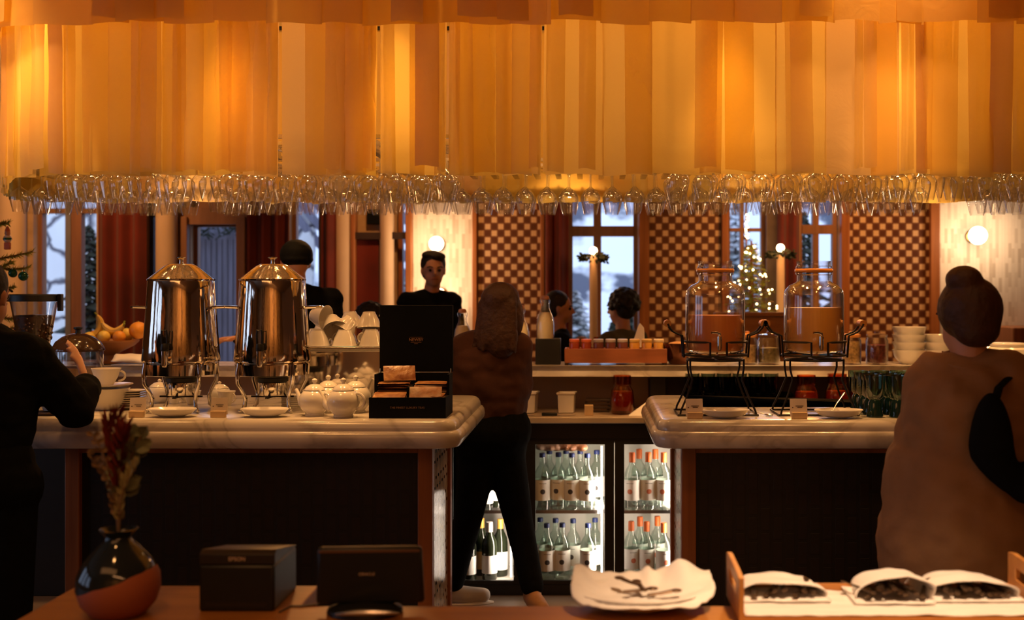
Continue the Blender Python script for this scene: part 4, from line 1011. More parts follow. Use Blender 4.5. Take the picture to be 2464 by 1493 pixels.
jug('amber_jug', 2074, 5.95, WZ, 'amber glass jug under the shelf behind the green goblets', 1.05)
g = MB(); g.add([(-.05, -.02, 0), (.05, -.02, 0), (.045, .03, .07), (-.05, .03, 0), (.05, .03, 0)], [(0,1,2), (0,2,3), (1,4,2), (0,3,4,1), (3,2,4)])
o = g.build('folded_cloth', M['linen'], smooth=False, bev=.003); o.location = wdz(1537, 5.78); tag(o, 'folded white cloth corner on the worktop beside the right counter', 'cloth')
# dark glasses under the shelf on the right
t0 = thing('dark_tumbler', 'x', 'glass', (0,0,0), 0, 'dark tumblers under the marble shelf')
MB().olathe([(.001, .002), (.030, .002), (.034, .02), (.038, .10), (.036, .10), (.031, .02), (.001, .012)], 16).build('tumbler', thinglass('dark_green_tumbler', (.30, .38, .34), 1.5, 1.3, base=.06), t0)
k = 0
for r, d in enumerate((5.78, 5.88, 5.98)):
    for c in range(7):
        o = t0 if k == 0 else dup(t0); k += 1
        o.location = wdz(1668+c*38-r*4, d); o['label'] = 'dark green tumbler under the marble shelf in the %s row' % ('front', 'middle', 'back')[r]
for c in range(6):
    o = dup(t0, wdz(1666+c*38, 5.93, WZ+.1005), 0, 'dark green tumbler of the upper layer under the marble shelf')
# things on the marble shelf (left to right)
def sh(px, d=6.08, z=SH): return (X(px, d), d, z)
t = thing('fruit_bowl', 'wide brown bowl on a foot, heaped with bananas and oranges', 'bowl', sh(262, 6.1))
MB().olathe([(.001, .002), (.075, .002), (.080, .006), (.04, .02), (.034, .045), (.06, .062), (.125, .095), (.150, .118), (.150, .126), (.142, .126), (.118, .100), (.05, .068), (.001, .064)], 36).build('bowl', mat('bowl_brown', (.34, .14, .045), .5, scale=5), t)
M['orangep'] = mat('orange_peel', (.85, .36, .04), .45, var=.06, bump=.3, bscale=120); M['banana'] = mat('banana_skin', (.85, .58, .12), .5, var=.08, scale=10)
M['lemon'] = mat('lemon_peel', (.88, .66, .14), .45, var=.05, bump=.2, bscale=90)
def orange(px, dz, d, r, m, lb, sq=1):
    t = thing('orange' if m == 'orangep' else 'lemon', lb, 'fruit', sh(px, d, SH+dz))
    MB().ball((0, 0, 0), (r, r, r*sq), 20, 12).build('peel', M[m], t)
    MB().lathe([(.004, 0), (.003, .003), (.001, .004)], 8, c=(0, 0, r*sq-.001)).build('stem_end', M['leaf'], t)
orange(333, .176, 6.10, .047, 'orangep', 'big orange fruit at the right end of the bowl, beside the urn', .96)
orange(215, .135, 6.06, .034, 'lemon', 'yellow round fruit at the left of the fruit bowl')
orange(250, .145, 6.03, .032, 'lemon', 'pale yellow fruit at the front centre of the bowl')
orange(287, .143, 6.04, .033, 'orangep', 'small orange in front, right of centre in the bowl')
orange(228, .140, 6.15, .034, 'orangep', 'small orange at the back left of the bowl')
orange(305, .150, 6.14, .036, 'lemon', 'large yellow fruit at the back right of the bowl')
def banana(px, dz, d, rot, lb):
    t = thing('banana', lb, 'fruit', sh(px, d, SH+dz)); t.rotation_euler = rot
    pts = [(.07*math.sin(a), 0, .07*(1-math.cos(a))) for a in [(-1.1+2.2*i/10) for i in range(11)]]
    MB().tube(pts, [.006, .012, .016, .017, .018, .018, .018, .017, .015, .011, .005], 8).build('skin', M['banana'], t)
    MB().tube([pts[-1], (pts[-1][0]+.008, 0, pts[-1][2]+.016)], .0045, 6).build('stem', M['leaf'], t)
banana(240, .185, 6.08, (.2, -1.2, .3), 'banana standing upright in the fruit bowl')
banana(272, .172, 6.07, (.3, .15, -.2), 'banana lying across the top of the fruit, curved up')
banana(268, .165, 6.13, (-.3, -.1, .3), 'banana lying behind the other at the back of the bowl')
# towel and tray, bread crate left
g = MB(); g.sheet(lambda u, v: ((u-.5)*.30, (v-.5)*.16, .02+.03*math.sin(PI*v)+.012*noise.noise(Vector((u*5, v*4, 2)))), 20, 10)
g.sheet(lambda u, v: ((u-.5)*.30, (v-.5)*.16, .001), 2, 2)
o = g.build('folded_towel', M['linen'], solid=.004); o.location = sh(352, 5.99, SH+.004); tag(o, 'rumpled white towel on the marble shelf left of the first urn', 'towel')
t = thing('syrup_bottle', 'swing top bottle of pale drink standing left of the walking person', 'bottle', sh(1113, 6.1))
def swing(t, m):
    MB().olathe([(.001, .003), (.042, .003), (.046, .01), (.046, .14), (.040, .18), (.022, .22), (.019, .265), (.001, .265)], 24).build('glass_body', M['glass'], t)
    MB().lathe([(.001, .004), (.043, .01), (.043, .14), (.037, .178), (.026, .200), (.001, .202)], 22).build('drink', m, t)
    c = MB().lathe([(.016, .2655), (.020, .270), (.020, .282), (.014, .288), (.001, .289)], 16).build('stopper', mat('stopper_peach', (.70, .36, .22), .5), t)
    MB().tube([(-.022, 0, .245), (-.026, 0, .262), (-.018, 0, .280), (.018, 0, .280), (.026, 0, .262), (.022, 0, .245)], .0016, 6).build('clip_wire', M['steel'], t)
M['milk'] = liquid('oat_milk', (.92, .80, .55), (.95, .8, .5), .02)
swing(t, M['milk'])
t = thing('milk_bottle', 'swing top glass bottle of creamy drink standing in the black box', 'bottle', sh(1312, 6.09, SH+.07)); swing(t, M['milk'])
t = thing('milk_bottle', 'glass bottle of yellowish drink half behind the walking person', 'bottle', sh(1252, 6.1, SH+.02)); swing(t, M['milk']); 
o = MB().box(-.2, .0, -.05, .05, 0, .0195).build('riser_board', M['darkwood']); o.location = sh(1300-30, 6.1); tag(o, 'thin dark riser under the half hidden bottle', 'board')
g = MB(); x0, x1 = -.062, .068
g.box(x0, x1, -.06, -.052, 0, .135).box(x0, x1, .052, .06, 0, .135).box(x0, x0+.008, -.052, .052, 0, .135).box(x1-.008, x1, -.052, .052, 0, .135).box(x0+.008, x1-.008, -.052, .052, 0, .066)
o = g.build('black_box', M['black'], bev=.003); o.location = sh(1318, 6.09); tag(o, 'black open box on the marble shelf holding the creamy bottle', 'box')
# wooden tray of jam jars
t = thing('jar_tray', 'long reddish wooden tray filled with small preserve jars', 'tray', sh(1481, 6.06))
wd = (1604-1358)*6.0/F
g = MB(); g.box(-wd/2, wd/2, -.085, -.075, .012, .085).box(-wd/2, wd/2, .075, .085, .012, .085).box(-wd/2, -wd/2+.01, -.075, .075, .012, .085).box(wd/2-.01, wd/2, -.075, .075, .012, .085).box(-wd/2+.01, wd/2-.01, -.075, .075, .062, .077)
g.build('crate', mat('tray_wood', (.32, .10, .035), .5, scale=3, stretch=(1, 8, 8)), t, bev=.002)
for a in (-wd/2+.01, wd/2-.01):
    for b in (-.07, .07): MB().cbox((a, b, .0058), .018, .018, .0116).build('foot', M['darkwood'], t)
lids = [mat('jar_lid_%s' % n, c, .4) for n, c in (('red', (.62, .14, .05)), ('grey', (.48, .42, .42)), ('gold', (.72, .48, .14)), ('cream', (.75, .62, .42)))]
fills = [mat('jam_%s' % n, c, .2) for n, c in (('berry', (.30, .05, .02)), ('plum', (.16, .05, .04)), ('honey', (.62, .30, .05)), ('apricot', (.70, .38, .08)))]
for r, d in enumerate((6.025, 6.09)):
    for k in range(8):
        q = 0 if k < 2 else 1 if k < 5 else 2 if k < 7 else 3
        jt = thing('jam_jar', '%s lidded jam jar, %s in the %s row' % (('red', 'grey', 'gold', 'cream')[q], ('leftmost', 'second from the left', 'third from the left', 'fourth from the left', 'fifth from the left', 'third from the right', 'second from the right', 'rightmost')[k], ('front', 'back')[r]), 'jar', (X(1382+k*29, d), d, SH+.0775), 0, 'preserve jars in the wooden tray')
        MB().lathe([(.022, 0), (.026, .004), (.027, .03), (.024, .040), (.001, .040)], 18).build('jar', fills[q], jt)
        MB().lathe([(.0262, .0405), (.0268, .043), (.0268, .052), (.024, .054), (.001, .054)], 18).build('lid', lids[q], jt)
# napkin cone, copper bowl, glass jars, bowls
g = MB(); g.add([(-.05, 0, 0), (.05, 0, 0), (.045, .01, .10), (.02, .012, .115), (-.05, .06, 0), (.05, .06, 0)], [(0,1,2,3), (4,3,2,5), (0,3,4), (1,5,2), (0,4,5,1)])
o = g.build('folded_napkin', M['linen'], smooth=False, bev=.004); o.location = sh(1530, 6.20, SH+.0); o.scale = (1, 1, 1.9); tag(o, 'white napkin folded to a peak behind the tray of jars', 'napkin')
t = thing('nut_bowl', 'steep sided dark bowl left of the reddish juice jar', 'bowl', sh(1632, 6.05))
MB().olathe([(.001, .002), (.045, .002), (.05, .01), (.092, .11), (.090, .112), (.045, .014), (.001, .008)], 32).build('bowl', mat('dark_copper', (.14, .05, .025), .15, .7), t)
MB().ball((0, 0, .09), (.068, .068, .03), 20, 10).build('granola', mat('granola', (.65, .34, .12), .7, bump=.8, scale=60), t)
for k, (px, lb, fm, fh) in enumerate(((1798, 'clear jar of pale cereal directly right of the reddish juice', (.66, .42, .18), .10), (1850, 'clear jar of greenish seeds between the two juice jars', (.36, .28, .12), .085), (2048, 'clear jar of golden oats right of the orange juice', (.72, .44, .16), .12), (2110, 'clear jar of dark red berries left of the bowls', (.20, .03, .015), .10))):
    t = thing('storage_jar', lb, 'jar', sh(px, 6.06)); r = .058 if k in (1, 3) else .052
    MB().olathe([(.001, .002), (r*.95, .002), (r, .01), (r, .125), (r*.9, .135), (r*.9, .140), (r*.85, .14), (r*.94, .125), (r*.94, .01), (.001, .006)], 28).build('jar', M['glass'], t)
    MB().lathe([(.001, .0065), (r*.92, .010), (r*.92, fh), (.001, fh+.006)], 24).build('contents', mat('jar_contents_%d' % k, fm, .7, col2=tuple(c*.5 for c in fm), scale=60, bump=.8, bscale=90), t)
    MB().lathe([(r*.92, .1405), (r*.95, .145), (r*.95, .155), (r*.6, .160), (.012, .162), (.012, .172), (.001, .174)], 24).build('lid', M['oak'] if k in (0, 2) else M['glass'], t)
bm_ = MB().olathe([(.001, .002), (.045, .002), (.048, .006), (.075, .035), (.088, .075), (.086, .075), (.072, .037), (.04, .010), (.001, .009)], 32).build('porcelain_bowl', M['china'])
k = 0
for px, n, nm in ((2188, 4, 'tall stack of bowls right of the berry jar'), (2262, 3, 'shorter bowl stack behind the person in beige'), (2340, 2, 'bowl stack hidden behind the head of the person in beige')):
    for i in range(n):
        o = bm_ if k == 0 else bm_.copy()
        if k: COL.objects.link(o)
        k += 1; o.location = sh(px, 6.08, SH+.040*i) if px < 2240 else (X(px, 6.08), 6.08, SH+.040*i)
        o.rotation_euler = (.0, 0, R.random()) ; tag(o, ('topmost white bowl of the ' if i == n-1 else 'white bowl in the ')+nm, 'bowl', 'white bowls on the marble shelf')
tag(MB().box(XW1+.001, 2.9, 5.96, 6.32, .0, SH-.001).build('side_cabinet', M['wood'], bev=.004), 'reddish side cabinet continuing the marble shelf to the right', 'cabinet')
# wooden partition in the far room
t = thing('wooden_partition', 'low orange brown wooden partition below the fairy lit tree', 'partition', (X(1830, 7.6), 7.6, 0))
MB().box(-.28, .26, 0, .05, 0, Z(762, 7.6)).build('panel', M['oak'], t); MB().box(-.30, .28, -.03, .08, Z(762, 7.6)+.0005, Z(752, 7.6)).build('cap_rail', M['oak'], t, bev=.006)
# ================================================================ foreground desk and its things
TZ = .78
t = thing('host_desk', 'golden wooden desk in the foreground with a raised front lip', 'desk', (.0, 2.6, 0))
xa, xb, xc = X(185, 2.855), X(768, 2.855), 1.55
g = MB(); g.prism([(xa, 2.50-2.6), (xc, 2.50-2.6), (xc, .070), (xb, .070), (xb, .255), (xa, .255)], TZ-.035, TZ); g.build('desk_top', M['tablewood'], t, bev=.003)
g = MB(); g.tube([(xa, -.11, TZ-.005), (xc, -.11, TZ-.005)], .017, 12); g.build('front_lip', M['oak'], t)
MB().box(xa, xa+.04, -.10, .25, 0, TZ-.0355).build('end_panel', M['wood'], t); MB().box(xc-.04, xc, -.10, .06, 0, TZ-.0355).build('end_panel', M['wood'], t)
MB().box(xa+.041, xb-.001, .215, .24, .25, TZ-.0355).build('modesty_panel', M['wood'], t)
def D(px, d, z=TZ): return (X(px, d), d, z)
# vase
def vasemat():
    m, nt, b = newmat('split_glaze'); tc = ND(nt, 'ShaderNodeTexCoord'); sp = ND(nt, 'ShaderNodeSeparateXYZ'); nt.links.new(tc.outputs['Object'], sp.inputs[0])
    nz = ND(nt, 'ShaderNodeTexNoise'); nz.inputs['Scale'].default_value = 14; nt.links.new(tc.outputs['Object'], nz.inputs['Vector'])
    a = ND(nt, 'ShaderNodeMath', operation='MULTIPLY_ADD'); a.inputs[1].default_value = -.36; nt.links.new(sp.outputs[0], a.inputs[0]); nt.links.new(sp.outputs[2], a.inputs[2])
    c = ND(nt, 'ShaderNodeMath', operation='MULTIPLY_ADD'); c.inputs[1].default_value = .016; nt.links.new(nz.outputs[0], c.inputs[0]); nt.links.new(a.outputs[0], c.inputs[2])
    g = ND(nt, 'ShaderNodeMath', operation='GREATER_THAN'); g.inputs[1].default_value = .094; nt.links.new(c.outputs[0], g.inputs[0])
    mc = ND(nt, 'ShaderNodeMix', data_type='RGBA'); mc.inputs[6].default_value = (.34, .095, .04, 1); mc.inputs[7].default_value = (.012, .018, .022, 1)
    nt.links.new(g.outputs[0], mc.inputs[0]); nt.links.new(mc.outputs[2], b.inputs['Base Color'])
    r = ND(nt, 'ShaderNodeMath', operation='MULTIPLY_ADD'); r.inputs[1].default_value = -.62; r.inputs[2].default_value = .7; nt.links.new(g.outputs[0], r.inputs[0]); nt.links.new(r.outputs[0], b.inputs['Roughness'])
    return m
t = thing('ceramic_vase', 'round vase, glossy dark glaze above and bare terracotta below', 'vase', D(285, 2.60)); t.scale = (1, 1, .92)
MB().olathe([(.001, .002), (.052, .001), (.060, .004), (.080, .030), (.090, .065), (.088, .098), (.072, .135), (.045, .165), (.030, .182), (.028, .190), (.040, .203), (.043, .208), (.040, .209), (.027, .192), (.026, .182), (.001, .18)], 48).build('body', vasemat(), t)
t = thing('dried_bouquet', 'dried stems with red and grey green leaves in the round vase', 'flowers', D(285, 2.60, TZ+.166))
M['dryred'] = mat('dry_red', (.26, .03, .015), .8); M['drygreen'] = mat('dry_grey_green', (.20, .22, .13), .8, scale=20); M['drybrown'] = mat('dry_brown', (.20, .12, .05), .8); M['drypale'] = mat('dry_olive', (.34, .30, .14), .8)
def leafq(g, c, dr, w_, l):
    dr = Vector(dr).normalized(); s = dr.cross(Vector((R.uniform(-.4, .4), 1, R.uniform(-.4, .4)))).normalized(); n = dr.cross(s)*l*.12
    g.add([c, c+dr*l*.3+s*w_*.42+n, c+dr*l*.65+s*w_*.5+n, c+dr*l, c+dr*l*.65-s*w_*.5+n, c+dr*l*.3-s*w_*.42+n, c+dr*l*.5-n*.3], [(0,1,6), (1,2,6), (2,3,6), (3,4,6), (4,5,6), (5,0,6)])
def stem(px, py, kind, dd=0):
    e = P(px, py, 2.60+dd)-Vector(D(285, 2.60, TZ+.166)); g = MB(); n = 10
    pts = [e*(i/n)+Vector((0, 0, .02*math.sin(PI*i/n)))+Vector((e.x*.25*math.sin(PI*i/n)*-1, 0, 0)) for i in range(n+1)]
    st = MB().tube(pts, [.0022]*(n+1), 6).build('stem', M['drybrown'], t)
    for i in range(2 if kind in 'tb' else 4, n+1):
        for s in range({'t': 3, 'r': 9, 'g': 2, 'b': 4}[kind]):
            c = pts[i]; a = R.random()*6.28
            if kind == 't': leafq(g, c, (math.cos(a), math.sin(a)*.6, .6), .012, .018)
            elif kind == 'r': leafq(g, c, (math.cos(a)*.5, math.sin(a)*.5, 1), .004, .05)
            elif kind == 'g': leafq(g, c, (math.cos(a), math.sin(a)*.6, .5), .030, .045)
            else: leafq(g, c, (math.cos(a)*.4, math.sin(a)*.3, 1), .012, .03)
    g.build('leaves', {'t': M['drybrown'], 'r': M['dryred'], 'g': M['drygreen'], 'b': M['drypale']}[kind], st, smooth=False)
for px, py, k, dd in ((212, 1095, 't', 0), (238, 1120, 't', .03), (262, 1030, 'r', 0), (283, 1018, 'r', .03), (300, 1050, 'r', -.02), (272, 1100, 'r', .04), (340, 1050, 'g', 0), (322, 1085, 'g', .03), (325, 1130, 'b', -.02), (300, 1130, 'b', 0), (312, 1075, 'b', 0), (225, 1050, 't', -.02)): stem(px, py, k, dd)
# receipt printer
t = thing('receipt_printer', 'black boxy receipt printer left of the payment terminal', 'printer', D(569, 2.62))
x0, x1 = -.085, .085
MB().box(x0, x1, 0, .20, 0, .105).build('body', M['black'], t, bev=.006)
MB().add([(x0, .004, .106), (x1, .004, .106), (x1, .2, .106), (x0, .2, .106), (x0, .004, .128), (x1, .004, .128), (x1, .02, .137), (x0, .02, .137), (x1, .2, .108), (x0, .2, .108)], [(0,1,2,3), (0,4,5,1), (4,7,6,5), (7,9,8,6), (3,2,8,9), (0,3,9,7,4), (1,5,6,8,2)]).build('cover', M['greyplastic'] if 'greyplastic' in M else M.setdefault('greyplastic', mat('dark_grey_plastic', (.016, .011, .008), .45)), t, bev=.004)
MB().box(-.07, .07, -.0015, .0, .012, .022).build('drawer_slot', M['greyplastic'], t)
text('EPSON', .0125, 'lettering', mat('silver_print', (.75, .55, .38), .4), t, (.0, +.0030, .118))
# payment terminal
t = thing('payment_terminal', 'black payment terminal with tilted screen right of the printer', 'till', D(889, 2.60), .06); t.scale = (1.12, 1.1, 1.05)
s = MB(); s.box(-.108, .108, -.010, .010, -.06, .066)
o = s.build('screen_housing', M['black'], t, bev=.008); o.location = (0, .015, .078); o.rotation_euler = (.12, 0, 0)
o.data.transform(Matrix.Shear('XY', 4, (0, 0)))
for v in o.data.vertices:
    if v.co.z > 0: v.co.x *= .955
e = MB().box(-.100, .100, -.0115, -.0105, .056, .061).build('edge_sheen', mat('brown_sheen', (.16, .07, .03), .3), o)  # brown strip painted as the sheen along the housing's top
text('ORACLE', .0085, 'lettering', bpy.data.materials['silver_print'], o, (-.006, -.0107, .008))
g = MB(); g.olathe([(.072, 0), (.076, .004), (.074, .012), (.050, .020), (.001, .024)], 32, c=(-.01, .01, 0), sy=.8); g.build('base', M['black'], t)
MB().tube([(-.060+.0155*i, -.052+.0006*(i-4)**2, .0135+.0055*(1-((i-4)/4)**2)) for i in range(9)], [.003, .005, .006, .007, .007, .007, .006, .005, .003], 8).build('silver_band', M['steel'], t)
MB().box(-.02, .02, .014, .034, .02, .07).build('neck', M['black'], t, bev=.004)
# cable
pp = [P(672, 1466, 2.61), P(700, 1462, 2.66), P(725, 1466, 2.66), P(755, 1460, 2.67), P(790, 1452, 2.68), P(800, 1450, 2.69)]
o = MB().tube([(p.x, p.y, TZ+.0025) for p in pp], .0022, 6).build('power_cable', M['greyplastic']); tag(o, 'thin dark cable running between printer and terminal', 'cable')
# bowl plates with napkin and spoons
o = MB().lathe([(.07, 0), (.075, .003), (.12, .016), (.148, .030), (.148, .033), (.12, .020), (.07, .007), (.001, .006)], 40).build('dinner_plate', M['china']); o.location = D(1535, 2.66); o.scale = (.98, .78, 1); tag(o, 'lower white plate in the foreground under the napkin', 'plate')
o = MB().lathe([(.07, 0), (.075, .003), (.12, .016), (.148, .030), (.148, .033), (.12, .020), (.07, .007), (.001, .006)], 40).build('dinner_plate', M['china']); o.location = D(1538, 2.655, TZ+.009); o.scale = (.98, .78, 1); tag(o, 'upper white plate in the foreground directly beneath the napkin', 'plate')
def napk(u, v):
    a = 2*u-1; b = 2*v-1; e = max(abs(a), abs(b)); k = e/max(1e-6, (abs(a)**3+abs(b)**3)**(1/3)) if b < 0 else 1
    x = a*k*.168; y = b*k*.128
    z = .012+.040*max(0, e-.45)**1.3*(1 if b > -.2 else max(.0, 1+(b+.2)*1.6))
    z += .040*math.exp(-((u-.80)**2/.012+(v-.88)**2/.05))+.030*math.exp(-((u-.02)**2/.01+(v-.8)**2/.1))+.018*math.exp(-((u-.56)**2/.0012+(v-.96)**2/.02))
    z += .007*noise.noise(Vector((u*5, v*4, 3)))+.004*noise.noise(Vector((u*13, v*11, 8)))
    if u > .85: y += (u-.85)*.15; 
    return (x*(1-.1*v*(u < .5)), y*(1-.35*max(0, abs(u-.5)-.3)), z)
o = MB().sheet(napk, 44, 30).build('cloth_napkin', M['linen'], solid=.003); o.location = D(1544, 2.655, TZ+.020); tag(o, 'open white cloth napkin spread in the plate with small utensils', 'napkin')
M['bronze'] = mat('dull_bronze', (.12, .07, .035), .35, .6)
def clip(px, d, dz, rz, lb, sx=1):
    t = thing('butter_spreader', lb, 'utensil', D(px, d, TZ+dz), rz)
    MB().tube([(0, 0, 0), (.0, .03, .001), (0, .055, .004)], [.0055, .0065, .0075], 10, flat=.5).build('handle', M['bronze'], t)
    MB().ball((0, .066, .005), (.011, .014, .004), 12, 6).build('blade', M['bronze'], t)
clip(1552, 2.605, .052, .25, 'dark utensil lying across the middle of the open napkin')
clip(1540, 2.62, .060, .75, 'dark utensil crossing the others on the open napkin')
clip(1500, 2.615, .047, -1.45, 'dark utensil lying sideways on the left of the open napkin')
clip(1560, 2.60, .044, -1.3, 'dark utensil lying sideways on the right of the open napkin')
# wooden tray with napkin rolls
t = thing('serving_tray', 'golden wooden tray with tall handled ends holding rolled napkins', 'tray', D(2090, 2.62))
ox = X(2090, 2.62); xl = X(1765, 2.72)-ox; xr = X(2432, 2.74)-ox
MB().box(xl, xr, -.09, .14, .001, .012).build('bottom', M['oak'], t)
for xx in (xl-.012, xr):
    dz = .0
    g = MB(); ys = [(-.20, .0), (.15, .0), (.15, .105), (.10, .108), (-.20, .06)]
    # end board with a hand slot
    o_ = [(-.09, .0), (.14, .0), (.14, .104), (.11, .108), (0, .104), (-.09, .098)]; h = [(-.03, .045), (.09, .052), (.09, .078), (-.03, .072)]
    n = len(o_); vs = [(xx, y, z) for y, z in o_]+[(xx, y, z) for y, z in h]+[(xx+.012, y, z) for y, z in o_]+[(xx+.012, y, z) for y, z in h]
    k = n+4; f = [(0,1,7,6), (1,2,8,7), (2,3,8), (3,4,9,8), (4,5,9), (5,0,6,9)]
    fs = f+[tuple(i+k for i in q)[::-1] for q in f]+[(i, (i+1) % n, (i+1) % n+k, i+k) for i in range(n)]+[(n+i, n+(i+1) % 4, n+(i+1) % 4+k, n+i+k) for i in range(4)]
    g.add(vs, fs); g.build('end_board', M['oak'], t, smooth=False, bev=.002)
MB().box(xl, xr, .128, .14, .0125, .03).build('back_rail', M['oak'], t)
o = MB().sheet(lambda u, v: (xl+.003+(xr-xl-.006)*u, -.086+.21*v, .016+.003*noise.noise(Vector((u*9, v*6, 1)))+.002*noise.noise(Vector((u*22, v*16, 5)))), 60, 30).build('tray_cloth', M['linen'], solid=.003); o.location = t.location; tag(o, 'white cloth lining the bottom of the wooden tray', 'cloth')
M['cutlery'] = mat('dark_cutlery', (.13, .085, .05), .32, .7, col2=(.05, .03, .018), scale=30)
def roll(px, w_, h_, lb, d=2.66, skew=0, n=9, nm='left'):
    r = w_/2
    def fn(u, v):
        a = PI*u; q = 1-.25*v
        x = -r*math.cos(a)*(1+.12*math.sin(a*3))*q+skew*math.sin(a)*.1; z = h_*math.sin(a)**.8*q
        return (x, -.035+.14*v+.012*math.sin(a*2+1), max(.0, z)+.006*noise.noise(Vector((u*5, v*3, px))))
    g = MB(); g.sheet(fn, 28, 10)
    g.sheet(lambda u, v: ((u-.5)*w_*1.1, -.055+.16*v, .002+.003*noise.noise(Vector((u*5, v*4, px)))), 16, 10)
    o = g.build('napkin_roll', M['linen'], solid=.003); o.location = D(px, d, TZ+.021); tag(o, lb, 'napkin', 'napkin rolls in the wooden tray')
    for k in range(n):
        t2 = thing('table_knife' if k % 2 else 'table_fork', 'dark %s handle poking out of the %s napkin roll' % (('fork', 'knife')[k % 2], nm), 'cutlery', D(px, d, TZ+.030), 0, 'cutlery in the %s roll' % nm)
        xx = (k-(n-1)/2)*w_*.82/n; zz = .004+.55*h_*R.random()*(1-(2*xx/w_)**2); yy = -.055+.012*R.random()
        t2.location = (X(px, d)+xx, d+yy, TZ+.030+zz); t2.rotation_euler = (R.uniform(-.05, .10), R.uniform(-.5, .5), R.uniform(-.5, .5))
        MB().tube([(0, 0, 0), (0, .03, 0), (0, .085, 0)], [.0075, .007, .004], 8, flat=.55).build('handle', M['cutlery'], t2)
        MB().tube([(0, .085, 0), (0, .11, 0)], [.003, .009], 8, flat=.25).build('head', M['cutlery'], t2)
roll(1880, .19, .040, 'flattest white napkin roll, at the left of the wooden tray', nm='left', n=7, d=2.68)
roll(2140, .165, .058, 'tallest white napkin roll, in the middle of the wooden tray', nm='middle', n=11, d=2.66, skew=.3)
roll(2335, .195, .045, 'white napkin roll at the right of the wooden tray', nm='right', n=11, d=2.68)
# ================================================================ people
def bake(o, voxel, smooth=2, fac=.5):
    q = o.modifiers.new('r', 'REMESH'); q.mode = 'VOXEL'; q.voxel_size = voxel; q.use_smooth_shade = True
    q = o.modifiers.new('s', 'SMOOTH'); q.iterations = smooth; q.factor = fac
    bpy.context.view_layer.update()
    me = bpy.data.meshes.new_from_object(o.evaluated_get(bpy.context.evaluated_depsgraph_get()))
    o.modifiers.clear(); old = o.data; o.data = me; me.name = o.name; bpy.data.meshes.remove(old)
    return o
def hand(g, w, dr, nrm, side, curl=.35, s=1.0):
    """palm, four bent fingers and a thumb; dr = towards the fingers, nrm = out of the palm's back, side = towards the thumb"""
    dr, nrm, side = (Vector(v).normalized() for v in (dr, nrm, side))
    for k in (-1.5, -.5, .5, 1.5): g.cap(w+dr*.012*s+side*k*.011*s, w+dr*.085*s+side*k*.019*s, .014*s, .0115*s, 8, 5)
    for k, ln in ((-1.5, .058), (-.5, .072), (.5, .078), (1.5, .070)):
        b = w+dr*.088*s+side*k*.020*s; a = 0; r = .0092*s
        for q, f in enumerate((.45, .32, .23)):
            a += curl*(.6 if q == 0 else 1); v = dr*math.cos(a)-nrm*math.sin(a)+side*k*.06
            e = b+v.normalized()*ln*f*s*1.05; g.cap(b, e, r, r*.9, 8, 5); b = e; r *= .9
    b = w+dr*.022*s+side*.026*s; v = (dr*.6+side*.8-nrm*.25).normalized(); e = b+v*.038*s; g.cap(b, e, .0135*s, .0105*s, 8, 5)
    v2 = (dr*.9+side*.35-nrm*.3).normalized(); g.cap(e, e+v2*.030*s, .0105*s, .0085*s, 8, 5)
